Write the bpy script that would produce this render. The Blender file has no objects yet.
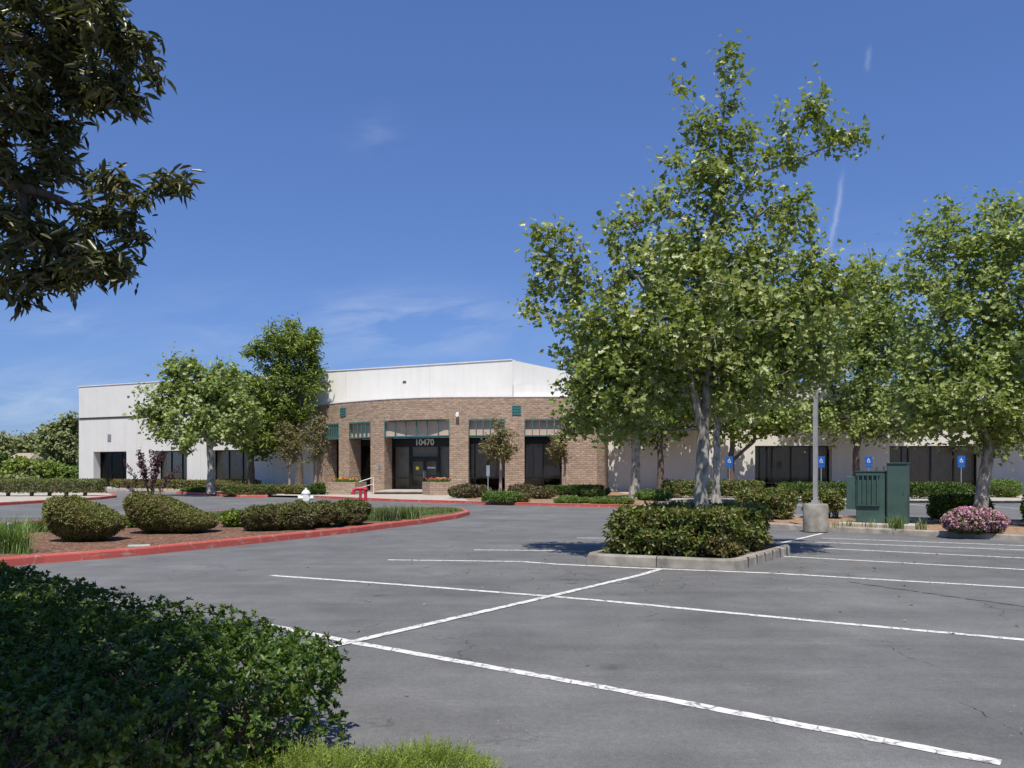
import bpy, math, random
import numpy as np
from mathutils import Vector

random.seed(7)
RNG = np.random.default_rng(7)
SC = bpy.context.scene
COL = SC.collection
R = math.radians

# ------------------------------------------------------------------ camera, sky, sun, exposure
EYE, FOC, HZ = 1.6, 800.0, 471.0
cam_data = bpy.data.cameras.new('camera')
cam_data.sensor_width = 36.0
cam_data.lens = 36.0 * FOC / 1024.0
cam_data.shift_y = (HZ - 384.0) / 1024.0
cam_data.clip_start, cam_data.clip_end = 0.1, 4000.0
cam = bpy.data.objects.new('camera', cam_data)
cam.location = (0, 0, EYE)
cam.rotation_euler = (R(90), 0, 0)
COL.objects.link(cam)
SC.camera = cam

SUN_AZ, SUN_EL = R(3), R(64)          # sun stands behind the camera, a little to its left
sun_vec = Vector((-math.sin(SUN_AZ) * math.cos(SUN_EL), -math.cos(SUN_AZ) * math.cos(SUN_EL), math.sin(SUN_EL)))
sd = bpy.data.lights.new('sun', 'SUN')
sd.energy, sd.angle, sd.color = 4.6, R(0.53), (1.0, 0.945, 0.86)
sun = bpy.data.objects.new('sun', sd)
sun.rotation_euler = (-sun_vec).to_track_quat('-Z', 'Y').to_euler()
sun.location = (0, 0, 60)
COL.objects.link(sun)

world = bpy.data.worlds.new('World')
SC.world = world
world.use_nodes = True


def sky_nodes():
    nt = world.node_tree
    N, L = nt.nodes, nt.links
    bg = N['Background']
    bg.inputs['Strength'].default_value = 0.10
    sky = N.new('ShaderNodeTexSky')
    sky.sky_type = 'NISHITA'
    sky.sun_disc = False
    sky.sun_elevation = SUN_EL
    sky.sun_rotation = math.atan2(sun_vec.x, sun_vec.y)
    sky.altitude, sky.air_density, sky.dust_density, sky.ozone_density = 200, 1.15, 0.35, 3.0
    gam = N.new('ShaderNodeMix'); gam.data_type = 'RGBA'; gam.blend_type = 'MULTIPLY'
    gam.inputs[0].default_value = 1.0
    soft = N.new('ShaderNodeGamma'); soft.inputs['Gamma'].default_value = 0.70
    L.new(sky.outputs[0], soft.inputs[0])
    L.new(soft.outputs[0], gam.inputs[6])
    gam.inputs[7].default_value = (0.675, 0.945, 1.62, 1)
    tc = N.new('ShaderNodeTexCoord')
    sep = N.new('ShaderNodeSeparateXYZ')
    L.new(tc.outputs['Generated'], sep.inputs[0])

    def m(op, a, b=None, c=None):
        n = N.new('ShaderNodeMath'); n.operation = op
        for i, v in enumerate((a, b, c)):
            if v is None: continue
            if isinstance(v, (int, float)): n.inputs[i].default_value = v
            else: L.new(v, n.inputs[i])
        return n.outputs[0]
    y = m('MAXIMUM', sep.outputs[1], 0.05)
    a = m('DIVIDE', sep.outputs[0], y)      # tangent of azimuth off north
    b = m('DIVIDE', sep.outputs[2], y)      # tangent of elevation

    comb = N.new('ShaderNodeCombineXYZ')
    L.new(m('ADD', m('MULTIPLY', a, 2.2), m('MULTIPLY', b, 1.2)), comb.inputs[0])
    L.new(m('ADD', m('MULTIPLY', b, 11.0), m('MULTIPLY', a, -1.6)), comb.inputs[1])
    nz = N.new('ShaderNodeTexNoise')
    nz.inputs['Scale'].default_value = 2.6
    nz.inputs['Detail'].default_value = 9
    nz.inputs['Roughness'].default_value = 0.62
    nz.inputs['Distortion'].default_value = 0.5
    L.new(comb.outputs[0], nz.inputs['Vector'])
    wisp = N.new('ShaderNodeMapRange')
    wisp.inputs['From Min'].default_value, wisp.inputs['From Max'].default_value = 0.40, 0.74
    L.new(nz.outputs['Fac'], wisp.inputs['Value'])
    # patches of cirrus low in the sky: (tan az, tan el, half widths, weight)
    total = None
    for (pa, pb, wa, wb, k) in ((-0.12, 0.185, 0.11, 0.035, 0.40), (-0.58, 0.095, 0.16, 0.03, 0.28), (-0.57, 0.19, 0.06, 0.018, 0.24),
                                (-0.17, 0.42, 0.035, 0.025, 0.09), (-0.36, 0.18, 0.10, 0.05, 0.10), (-0.2, 0.12, 0.5, 0.07, 0.04),
                                (-0.63, 0.06, 0.2, 0.03, 0.15), (0.5, 0.25, 0.15, 0.05, 0.10)):
        g = m('ADD', m('POWER', m('DIVIDE', m('SUBTRACT', a, pa), wa), 2), m('POWER', m('DIVIDE', m('SUBTRACT', b, pb), wb), 2))
        g = m('MULTIPLY', m('EXPONENT', m('MULTIPLY', g, -1.0)), k)
        total = g if total is None else m('ADD', total, g)
    cl = m('MULTIPLY', m('MULTIPLY', total, wisp.outputs[0]), 1.5)
    # two short old contrails
    for (a0, b0, a1, b1, w, k) in ((0.397, 0.275, 0.413, 0.368, 0.0030, 0.28), (0.443, 0.500, 0.448, 0.530, 0.0030, 0.14)):
        dx, dy = a1 - a0, b1 - b0
        ln = math.hypot(dx, dy)
        ux, uy = dx / ln, dy / ln
        ra, rb = m('SUBTRACT', a, a0), m('SUBTRACT', b, b0)
        t = m('ADD', m('MULTIPLY', ra, ux), m('MULTIPLY', rb, uy))
        d = m('ADD', m('MULTIPLY', ra, -uy), m('MULTIPLY', rb, ux))
        d = m('ADD', d, m('MULTIPLY', m('SUBTRACT', nz.outputs['Fac'], 0.5), 0.012))
        g = m('EXPONENT', m('MULTIPLY', m('POWER', m('DIVIDE', d, w), 2), -1.0))
        tt = m('DIVIDE', m('SUBTRACT', t, ln * 0.5), ln * 0.5)
        e = m('EXPONENT', m('MULTIPLY', m('POWER', m('ABSOLUTE', tt), 4), -1.2))
        cl = m('ADD', cl, m('MULTIPLY', m('MULTIPLY', g, e), k))
    # a pale band of summer air low over the horizon
    cl = m('MINIMUM', cl, 0.8)
    cl = m('MULTIPLY', cl, m('GREATER_THAN', sep.outputs[1], 0.06))
    mix = N.new('ShaderNodeMix'); mix.data_type = 'RGBA'
    L.new(cl, mix.inputs[0])
    L.new(gam.outputs[2], mix.inputs[6])
    mix.inputs[7].default_value = (5.6, 6.2, 7.4, 1)
    L.new(mix.outputs[2], bg.inputs['Color'])


sky_nodes()
vs = SC.view_settings
vs.view_transform, vs.look, vs.exposure, vs.gamma, vs.use_curve_mapping = 'Standard', 'None', 0.28, 1.0, False
SC.render.engine = 'CYCLES'
SC.cycles.max_bounces = 6
SC.cycles.transparent_max_bounces = 10

# ------------------------------------------------------------------ materials


def new_mat(name):
    m = bpy.data.materials.new(name)
    m.use_nodes = True
    nt = m.node_tree
    return m, nt, nt.nodes, nt.links, nt.nodes['Principled BSDF']


def ramp(N, stops):
    r = N.new('ShaderNodeValToRGB')
    el = r.color_ramp.elements
    while len(el) < len(stops): el.new(0.5)
    for e, (p, c) in zip(el, stops):
        e.position = p
        e.color = (*c, 1)
    return r


def plain(name, col, rough=0.6, metal=0.0, var=0.12, scale=6.0, bump=0.0, spec=0.4):
    """One colour with soft wear: noise in colour, roughness and (optionally) bump."""
    m, nt, N, L, p = new_mat(name)
    tc = N.new('ShaderNodeTexCoord')
    nz = N.new('ShaderNodeTexNoise')
    nz.inputs['Scale'].default_value = scale
    nz.inputs['Detail'].default_value = 6
    L.new(tc.outputs['Object'], nz.inputs['Vector'])
    lo = tuple(c * (1 - var) for c in col)
    hi = tuple(min(c * (1 + var), 1) for c in col)
    r = ramp(N, [(0.3, lo), (0.7, hi)])
    L.new(nz.outputs['Fac'], r.inputs[0])
    L.new(r.outputs[0], p.inputs['Base Color'])
    p.inputs['Roughness'].default_value = rough
    p.inputs['Metallic'].default_value = metal
    p.inputs['Specular IOR Level'].default_value = spec
    if bump:
        b = N.new('ShaderNodeBump')
        b.inputs['Strength'].default_value = bump
        b.inputs['Distance'].default_value = 0.02
        L.new(nz.outputs['Fac'], b.inputs['Height'])
        L.new(b.outputs[0], p.inputs['Normal'])
    return m


def leaf_mat(name, cols, trans=0.28, rough=0.45, spec=0.5, tint=(1.25, 1.35, 0.6), dry=None, dry_scale=2.2):
    m, nt, N, L, p = new_mat(name)
    g = N.new('ShaderNodeNewGeometry')
    r = ramp(N, [(i / max(1, len(cols) - 1), c) for i, c in enumerate(cols)])
    L.new(g.outputs['Random Per Island'], r.inputs[0])
    if dry:                                    # older, browner growth in patches
        tc = N.new('ShaderNodeTexCoord')
        nz = N.new('ShaderNodeTexNoise'); nz.inputs['Scale'].default_value = dry_scale; nz.inputs['Detail'].default_value = 4
        L.new(tc.outputs['Object'], nz.inputs['Vector'])
        mr = N.new('ShaderNodeMapRange')
        for k, x in zip(('From Min', 'From Max', 'To Min', 'To Max'), (0.50, 0.66, 0.0, 0.75)): mr.inputs[k].default_value = x
        L.new(nz.outputs['Fac'], mr.inputs['Value'])
        md = N.new('ShaderNodeMix'); md.data_type = 'RGBA'
        L.new(mr.outputs[0], md.inputs[0]); L.new(r.outputs[0], md.inputs[6]); md.inputs[7].default_value = (*dry, 1)
        class _O: pass
        r = _O(); r.outputs = [md.outputs[2]]
    L.new(r.outputs[0], p.inputs['Base Color'])
    p.inputs['Roughness'].default_value = rough
    p.inputs['Specular IOR Level'].default_value = spec
    t = N.new('ShaderNodeBsdfTranslucent')
    mu = N.new('ShaderNodeMix'); mu.data_type = 'RGBA'; mu.blend_type = 'MULTIPLY'
    mu.inputs[0].default_value = 1
    L.new(r.outputs[0], mu.inputs[6])
    mu.inputs[7].default_value = (*tint, 1)
    L.new(mu.outputs[2], t.inputs['Color'])
    mx = N.new('ShaderNodeMixShader')
    mx.inputs[0].default_value = trans
    L.new(p.outputs[0], mx.inputs[1])
    L.new(t.outputs[0], mx.inputs[2])
    L.new(mx.outputs[0], N['Material Output'].inputs['Surface'])
    return m


def mat_asphalt():
    m, nt, N, L, p = new_mat('asphalt')
    tc = N.new('ShaderNodeTexCoord')

    def noise(scale, detail=5, vec=None, rough=0.55, dist=0.0):
        n = N.new('ShaderNodeTexNoise')
        n.inputs['Scale'].default_value = scale
        n.inputs['Detail'].default_value = detail
        n.inputs['Roughness'].default_value = rough
        n.inputs['Distortion'].default_value = dist
        L.new(vec or tc.outputs['Object'], n.inputs['Vector'])
        return n.outputs['Fac']

    def rng(v, a, b, c, d):
        n = N.new('ShaderNodeMapRange')
        for k, x in zip(('From Min', 'From Max', 'To Min', 'To Max'), (a, b, c, d)): n.inputs[k].default_value = x
        L.new(v, n.inputs['Value'])
        return n.outputs[0]

    def m2(op, a, b):
        n = N.new('ShaderNodeMath'); n.operation = op
        for i, v in enumerate((a, b)):
            if isinstance(v, (int, float)): n.inputs[i].default_value = v
            else: L.new(v, n.inputs[i])
        return n.outputs[0]
    # sealcoat brushed on along the aisle, worn tyre paths, broad patches, grit
    mp = N.new('ShaderNodeMapping')
    mp.inputs['Rotation'].default_value = (0, 0, R(20))
    mp.inputs['Scale'].default_value = (0.30, 1.1, 1)
    L.new(tc.outputs['Object'], mp.inputs['Vector'])
    streak = noise(1.3, 7, mp.outputs[0], 0.6, 0.8)
    mp2 = N.new('ShaderNodeMapping')
    mp2.inputs['Rotation'].default_value = (0, 0, R(-52))
    mp2.inputs['Scale'].default_value = (0.10, 0.9, 1)
    L.new(tc.outputs['Object'], mp2.inputs['Vector'])
    tyre = noise(1.1, 6, mp2.outputs[0], 0.6, 1.4)
    patch = noise(0.28, 4)
    blotch = noise(1.7, 8, None, 0.65)
    grit = noise(85, 3, None, 0.7)
    mul = m2('MULTIPLY', rng(streak, 0.33, 0.68, 0.93, 1.05), rng(patch, 0.3, 0.7, 0.84, 1.14))
    mul = m2('MULTIPLY', mul, rng(blotch, 0.3, 0.72, 0.86, 1.12))
    mul = m2('MULTIPLY', mul, rng(tyre, 0.36, 0.66, 0.90, 1.07))
    mul = m2('MULTIPLY', mul, rng(grit, 0.3, 0.7, 0.72, 1.30))
    mul = m2('MULTIPLY', mul, rng(noise(20, 6, None, 0.7), 0.3, 0.7, 0.84, 1.16))
    mul = m2('MULTIPLY', mul, rng(noise(0.75, 6, None, 0.6, 0.6), 0.32, 0.68, 0.84, 1.10))
    # fine cracks
    vo = N.new('ShaderNodeTexVoronoi')
    vo.feature = 'DISTANCE_TO_EDGE'
    vo.inputs['Scale'].default_value = 0.42
    ws = N.new('ShaderNodeTexNoise'); ws.inputs['Scale'].default_value = 1.6; ws.inputs['Detail'].default_value = 6
    L.new(tc.outputs['Object'], ws.inputs['Vector'])
    wm = N.new('ShaderNodeMix'); wm.data_type = 'VECTOR'
    wm.inputs[0].default_value = 0.22
    L.new(tc.outputs['Object'], wm.inputs[4])
    sc = N.new('ShaderNodeVectorMath'); sc.operation = 'SCALE'; sc.inputs[3].default_value = 6.0
    L.new(ws.outputs['Color'], sc.inputs[0])
    L.new(sc.outputs[0], wm.inputs[5])
    L.new(wm.outputs[1], vo.inputs['Vector'])
    crack = rng(vo.outputs['Distance'], 0.0, 0.006, 1.0, 0.0)
    crack = m2('MULTIPLY', crack, rng(noise(0.5, 3), 0.48, 0.58, 0.0, 0.65))
    mul = m2('MULTIPLY', mul, m2('SUBTRACT', 1.0, crack))
    # small oil drips
    vo2 = N.new('ShaderNodeTexVoronoi'); vo2.inputs['Scale'].default_value = 0.9
    L.new(tc.outputs['Object'], vo2.inputs['Vector'])
    spot = m2('MULTIPLY', rng(vo2.outputs['Distance'], 0.0, 0.16, 0.55, 0.0), rng(blotch, 0.45, 0.58, 0, 1))
    mul = m2('MULTIPLY', mul, m2('SUBTRACT', 1.0, spot))
    base = N.new('ShaderNodeMix'); base.data_type = 'RGBA'; base.blend_type = 'MULTIPLY'
    base.inputs[0].default_value = 1
    base.inputs[6].default_value = (0.143, 0.143, 0.138, 1)
    cc = N.new('ShaderNodeCombineColor')
    for i in range(3): L.new(mul, cc.inputs[i])
    L.new(cc.outputs[0], base.inputs[7])
    # pale chips of aggregate
    vo3 = N.new('ShaderNodeTexVoronoi'); vo3.inputs['Scale'].default_value = 11
    L.new(tc.outputs['Object'], vo3.inputs['Vector'])
    chip = m2('MULTIPLY', rng(vo3.outputs['Distance'], 0.05, 0.12, 1, 0), rng(noise(3.1, 4), 0.46, 0.62, 0, 0.8))
    mixc = N.new('ShaderNodeMix'); mixc.data_type = 'RGBA'
    L.new(chip, mixc.inputs[0])
    L.new(base.outputs[2], mixc.inputs[6])
    mixc.inputs[7].default_value = (0.30, 0.29, 0.27, 1)
    L.new(mixc.outputs[2], p.inputs['Base Color'])
    p.inputs['Roughness'].default_value = 0.82
    p.inputs['Specular IOR Level'].default_value = 0.35
    b = N.new('ShaderNodeBump'); b.inputs['Strength'].default_value = 0.5; b.inputs['Distance'].default_value = 0.006
    L.new(grit, b.inputs['Height'])
    L.new(b.outputs[0], p.inputs['Normal'])
    return m


def mat_paint_worn(name, col, under, amount=0.52, scale=9.0, crack_scale=7.0):
    m, nt, N, L, p = new_mat(name)
    tc = N.new('ShaderNodeTexCoord')
    nz = N.new('ShaderNodeTexNoise')
    nz.inputs['Scale'].default_value = scale
    nz.inputs['Detail'].default_value = 8
    nz.inputs['Roughness'].default_value = 0.68
    L.new(tc.outputs['Object'], nz.inputs['Vector'])
    vo = N.new('ShaderNodeTexVoronoi'); vo.feature = 'DISTANCE_TO_EDGE'; vo.inputs['Scale'].default_value = crack_scale
    L.new(tc.outputs['Object'], vo.inputs['Vector'])
    cr = N.new('ShaderNodeMapRange')
    for k, x in zip(('From Min', 'From Max', 'To Min', 'To Max'), (0.0, 0.045, 0.16, 0.0)): cr.inputs[k].default_value = x
    L.new(vo.outputs['Distance'], cr.inputs['Value'])
    ad = N.new('ShaderNodeMath'); ad.operation = 'ADD'
    L.new(nz.outputs['Fac'], ad.inputs[0]); L.new(cr.outputs[0], ad.inputs[1])
    r = ramp(N, [(amount, col), (amount + 0.10, tuple((a + b) / 2 for a, b in zip(col, under))), (amount + 0.17, under)])
    L.new(ad.outputs[0], r.inputs[0])
    L.new(r.outputs[0], p.inputs['Base Color'])
    p.inputs['Roughness'].default_value = 0.7
    return m


def mat_brick():
    m, nt, N, L, p = new_mat('split_face_brick')
    uv = N.new('ShaderNodeUVMap'); uv.uv_map = 'UVMap'
    ws = N.new('ShaderNodeTexNoise'); ws.inputs['Scale'].default_value = 7; ws.inputs['Detail'].default_value = 3
    L.new(uv.outputs[0], ws.inputs['Vector'])
    sub = N.new('ShaderNodeVectorMath'); sub.operation = 'SUBTRACT'; sub.inputs[1].default_value = (0.5, 0.5, 0.5)
    L.new(ws.outputs['Color'], sub.inputs[0])
    scl = N.new('ShaderNodeVectorMath'); scl.operation = 'SCALE'; scl.inputs[3].default_value = 0.05
    L.new(sub.outputs[0], scl.inputs[0])
    add = N.new('ShaderNodeVectorMath'); add.operation = 'ADD'
    L.new(uv.outputs[0], add.inputs[0]); L.new(scl.outputs[0], add.inputs[1])
    br = N.new('ShaderNodeTexBrick')
    br.inputs['Scale'].default_value = 1
    br.inputs['Brick Width'].default_value = 0.40
    br.inputs['Row Height'].default_value = 0.135
    br.inputs['Mortar Size'].default_value = 0.012
    br.inputs['Mortar Smooth'].default_value = 0.3
    br.inputs['Bias'].default_value = 0.0
    br.inputs['Color1'].default_value = (0.475, 0.345, 0.245, 1)
    br.inputs['Color2'].default_value = (0.345, 0.240, 0.168, 1)
    br.inputs['Mortar'].default_value = (0.35, 0.28, 0.22, 1)
    L.new(add.outputs[0], br.inputs['Vector'])
    nz = N.new('ShaderNodeTexNoise'); nz.inputs['Scale'].default_value = 3.0; nz.inputs['Detail'].default_value = 8
    L.new(uv.outputs[0], nz.inputs['Vector'])
    mu = N.new('ShaderNodeMix'); mu.data_type = 'RGBA'; mu.blend_type = 'MULTIPLY'; mu.inputs[0].default_value = 1
    r = ramp(N, [(0.25, (0.78, 0.78, 0.78)), (0.75, (1.15, 1.13, 1.1))])
    L.new(nz.outputs['Fac'], r.inputs[0])
    L.new(br.outputs['Color'], mu.inputs[6]); L.new(r.outputs[0], mu.inputs[7])
    L.new(mu.outputs[2], p.inputs['Base Color'])
    p.inputs['Roughness'].default_value = 0.9
    rough = N.new('ShaderNodeTexNoise'); rough.inputs['Scale'].default_value = 6; rough.inputs['Detail'].default_value = 7
    L.new(uv.outputs[0], rough.inputs['Vector'])
    h = N.new('ShaderNodeMath'); h.operation = 'SUBTRACT'
    L.new(rough.outputs['Fac'], h.inputs[0]); L.new(br.outputs['Fac'], h.inputs[1])
    b = N.new('ShaderNodeBump'); b.inputs['Strength'].default_value = 1.0; b.inputs['Distance'].default_value = 0.05
    L.new(h.outputs[0], b.inputs['Height'])
    L.new(b.outputs[0], p.inputs['Normal'])
    return m


def mat_stucco(name, k):
    m, nt, N, L, p = new_mat(name)
    uv = N.new('ShaderNodeUVMap'); uv.uv_map = 'UVMap'
    mp = N.new('ShaderNodeMapping'); mp.inputs['Scale'].default_value = (0.9, 0.10, 1)
    L.new(uv.outputs[0], mp.inputs['Vector'])
    st = N.new('ShaderNodeTexNoise'); st.inputs['Scale'].default_value = 2.2; st.inputs['Detail'].default_value = 7
    L.new(mp.outputs[0], st.inputs['Vector'])
    nz = N.new('ShaderNodeTexNoise'); nz.inputs['Scale'].default_value = 0.7; nz.inputs['Detail'].default_value = 8; nz.inputs['Roughness'].default_value = 0.65
    L.new(uv.outputs[0], nz.inputs['Vector'])
    ad = N.new('ShaderNodeMath'); ad.operation = 'ADD'
    L.new(st.outputs['Fac'], ad.inputs[0]); L.new(nz.outputs['Fac'], ad.inputs[1])
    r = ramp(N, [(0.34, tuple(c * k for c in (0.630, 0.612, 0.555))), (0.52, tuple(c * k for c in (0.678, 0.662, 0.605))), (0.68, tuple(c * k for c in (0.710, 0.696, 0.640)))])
    hf = N.new('ShaderNodeMath'); hf.operation = 'MULTIPLY'; hf.inputs[1].default_value = 0.5
    L.new(ad.outputs[0], hf.inputs[0]); L.new(hf.outputs[0], r.inputs[0])
    # dust splashed up along the foot of the wall
    sp = N.new('ShaderNodeSeparateXYZ'); L.new(uv.outputs[0], sp.inputs[0])
    mr = N.new('ShaderNodeMapRange')
    for k, x in zip(('From Min', 'From Max', 'To Min', 'To Max'), (0.0, 0.7, 0.35, 0.0)): mr.inputs[k].default_value = x
    L.new(sp.outputs[1], mr.inputs['Value'])
    mx = N.new('ShaderNodeMix'); mx.data_type = 'RGBA'
    L.new(mr.outputs[0], mx.inputs[0]); L.new(r.outputs[0], mx.inputs[6]); mx.inputs[7].default_value = (0.45, 0.36, 0.27, 1)
    # vertical panel joints every 7.3 m
    jm = N.new('ShaderNodeMath'); jm.operation = 'PINGPONG'; jm.inputs[1].default_value = 3.65
    L.new(sp.outputs[0], jm.inputs[0])
    jr = N.new('ShaderNodeMapRange')
    for k, x in zip(('From Min', 'From Max', 'To Min', 'To Max'), (0.012, 0.02, 0.45, 0.0)): jr.inputs[k].default_value = x
    L.new(jm.outputs[0], jr.inputs['Value'])
    mj = N.new('ShaderNodeMix'); mj.data_type = 'RGBA'
    L.new(jr.outputs[0], mj.inputs[0]); L.new(mx.outputs[2], mj.inputs[6]); mj.inputs[7].default_value = (0.3, 0.29, 0.27, 1)
    L.new(mj.outputs[2], p.inputs['Base Color'])
    p.inputs['Roughness'].default_value = 0.88
    fine = N.new('ShaderNodeTexNoise'); fine.inputs['Scale'].default_value = 22; fine.inputs['Detail'].default_value = 4
    L.new(uv.outputs[0], fine.inputs['Vector'])
    b = N.new('ShaderNodeBump'); b.inputs['Strength'].default_value = 0.35; b.inputs['Distance'].default_value = 0.015
    L.new(fine.outputs['Fac'], b.inputs['Height']); L.new(b.outputs[0], p.inputs['Normal'])
    return m


def mat_glass():
    m, nt, N, L, p = new_mat('tinted_glass')
    N.remove(p)
    tr = N.new('ShaderNodeBsdfTransparent'); tr.inputs['Color'].default_value = (0.78, 0.76, 0.72, 1)
    gl = N.new('ShaderNodeBsdfGlossy'); gl.inputs['Roughness'].default_value = 0.015; gl.inputs['Color'].default_value = (0.9, 0.92, 0.95, 1)
    fr = N.new('ShaderNodeFresnel'); fr.inputs['IOR'].default_value = 1.35
    mx = N.new('ShaderNodeMixShader')
    L.new(fr.outputs[0], mx.inputs[0]); L.new(tr.outputs[0], mx.inputs[1]); L.new(gl.outputs[0], mx.inputs[2])
    L.new(mx.outputs[0], N['Material Output'].inputs['Surface'])
    return m


def mat_mulch(name, cols, scale=22.0):
    m, nt, N, L, p = new_mat(name)
    tc = N.new('ShaderNodeTexCoord')
    vo = N.new('ShaderNodeTexVoronoi'); vo.inputs['Scale'].default_value = scale
    mp = N.new('ShaderNodeMapping'); mp.inputs['Scale'].default_value = (1, 0.6, 1); mp.inputs['Rotation'].default_value = (0, 0, 0.6)
    L.new(tc.outputs['Object'], mp.inputs['Vector']); L.new(mp.outputs[0], vo.inputs['Vector'])
    sp = N.new('ShaderNodeSeparateColor'); L.new(vo.outputs['Color'], sp.inputs[0])
    nz = N.new('ShaderNodeTexNoise'); nz.inputs['Scale'].default_value = 1.3; nz.inputs['Detail'].default_value = 6
    L.new(tc.outputs['Object'], nz.inputs['Vector'])
    mxv = N.new('ShaderNodeMath'); mxv.operation = 'MULTIPLY_ADD'; mxv.inputs[1].default_value = 0.65
    L.new(sp.outputs[0], mxv.inputs[0])
    h = N.new('ShaderNodeMath'); h.operation = 'MULTIPLY'; h.inputs[1].default_value = 0.35
    L.new(nz.outputs['Fac'], h.inputs[0]); L.new(h.outputs[0], mxv.inputs[2])
    r = ramp(N, [(i / (len(cols) - 1), c) for i, c in enumerate(cols)])
    L.new(mxv.outputs[0], r.inputs[0]); L.new(r.outputs[0], p.inputs['Base Color'])
    p.inputs['Roughness'].default_value = 0.95
    p.inputs['Specular IOR Level'].default_value = 0.2
    b = N.new('ShaderNodeBump'); b.inputs['Strength'].default_value = 1.0; b.inputs['Distance'].default_value = 0.04
    L.new(sp.outputs[1], b.inputs['Height']); L.new(b.outputs[0], p.inputs['Normal'])
    return m


def mat_bark(name, dark, light, scale=9.0):
    m, nt, N, L, p = new_mat(name)
    tc = N.new('ShaderNodeTexCoord')
    mp = N.new('ShaderNodeMapping'); mp.inputs['Scale'].default_value = (1, 1, 0.45)
    L.new(tc.outputs['Object'], mp.inputs['Vector'])
    nz = N.new('ShaderNodeTexNoise'); nz.inputs['Scale'].default_value = scale; nz.inputs['Detail'].default_value = 5; nz.inputs['Roughness'].default_value = 0.5
    L.new(mp.outputs[0], nz.inputs['Vector'])
    mid = tuple((a + b) / 2 for a, b in zip(dark, light))
    r = ramp(N, [(0.38, dark), (0.48, mid), (0.6, light)])
    L.new(nz.outputs['Fac'], r.inputs[0]); L.new(r.outputs[0], p.inputs['Base Color'])
    p.inputs['Roughness'].default_value = 0.85
    b = N.new('ShaderNodeBump'); b.inputs['Strength'].default_value = 0.5; b.inputs['Distance'].default_value = 0.02
    L.new(nz.outputs['Fac'], b.inputs['Height']); L.new(b.outputs[0], p.inputs['Normal'])
    return m


M = {}
M['asphalt'] = mat_asphalt()
M['stripe'] = mat_paint_worn('stripe_paint', (0.66, 0.65, 0.61), (0.19, 0.185, 0.175), 0.50, 11.0, 6.5)
M['red_kerb'] = mat_paint_worn('red_kerb_paint', (0.46, 0.088, 0.066), (0.42, 0.29, 0.23), 0.56, 3.0, 3.0)
M['concrete'] = plain('kerb_concrete', (0.29, 0.262, 0.22), 0.9, var=0.42, scale=3.2, bump=0.4)
M['pavement'] = plain('pavement_concrete', (0.40, 0.36, 0.30), 0.9, var=0.14, scale=2.2, bump=0.2)
M['blue_paint'] = plain('blue_bay_paint', (0.05, 0.16, 0.42), 0.7)
M['brick'] = mat_brick()
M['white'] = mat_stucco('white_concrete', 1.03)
M['white_paler'] = mat_stucco('white_wall_paler', 1.19)  # same wall colours, scaled paler for the upper walls round the entrance
M['glass'] = mat_glass()
M['frame'] = plain('dark_bronze_frame', (0.018, 0.016, 0.015), 0.4, 0.3)
M['blind'] = plain('vertical_blind_cloth', (0.56, 0.51, 0.43), 0.85, var=0.1, scale=3)
M['dark_in'] = plain('unlit_interior', (0.035, 0.033, 0.032), 0.9)
M['teal'] = plain('teal_painted_steel', (0.05, 0.16, 0.15), 0.45, 0.0)
M['tan'] = plain('tan_panel', (0.50, 0.40, 0.31), 0.85, var=0.06)
M['band'] = plain('grey_reveal', (0.16, 0.15, 0.14), 0.8)
M['silver'] = plain('brushed_number', (0.62, 0.60, 0.55), 0.45, 0.2)
M['white_metal'] = plain('white_enamel', (0.74, 0.73, 0.70), 0.4)
M['red_pipe'] = plain('red_pipe_paint', (0.50, 0.035, 0.06), 0.4)
M['galv'] = plain('galvanised_steel', (0.36, 0.37, 0.38), 0.5, 0.5)
M['pole'] = plain('painted_pole', (0.34, 0.33, 0.33), 0.5, 0.1)
M['cab_green'] = plain('cabinet_green', (0.052, 0.098, 0.080), 0.55, var=0.18, scale=3)
M['sign_blue'] = plain('sign_blue', (0.015, 0.105, 0.38), 0.4, var=0.05)
M['sign_white'] = plain('sign_white', (0.80, 0.80, 0.80), 0.4, var=0.03)
M['yellow'] = plain('yellow_sticker', (0.85, 0.75, 0.02), 0.5, var=0.02)
M['mulch'] = mat_mulch('bark_mulch', [(0.045, 0.024, 0.016), (0.125, 0.066, 0.040), (0.215, 0.122, 0.078), (0.32, 0.20, 0.13)])
M['soil'] = mat_mulch('dry_soil', [(0.16, 0.10, 0.065), (0.30, 0.19, 0.115), (0.42, 0.29, 0.19)], 14)
M['ground'] = mat_mulch('dry_field', [(0.11, 0.10, 0.045), (0.22, 0.18, 0.09), (0.30, 0.25, 0.15)], 3)
M['turf'] = mat_mulch('turf', [(0.045, 0.085, 0.018), (0.08, 0.14, 0.03), (0.12, 0.17, 0.05)], 30)
M['roof'] = plain('roof_membrane', (0.42, 0.40, 0.38), 0.9)
M['roof_tile'] = plain('clay_roof', (0.33, 0.27, 0.20), 0.9)
M['bark_pale'] = mat_bark('sycamore_bark', (0.15, 0.135, 0.105), (0.40, 0.375, 0.315))
M['bark_dark'] = mat_bark('dark_bark', (0.055, 0.043, 0.033), (0.14, 0.11, 0.085), 14)
M['bark_tan'] = mat_bark('myrtle_bark', (0.20, 0.15, 0.11), (0.38, 0.31, 0.24), 20)
M['twig'] = mat_bark('twig_bark', (0.06, 0.045, 0.03), (0.17, 0.125, 0.085), 20)
M['stem_green'] = plain('green_stem', (0.09, 0.12, 0.03), 0.6)
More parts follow.
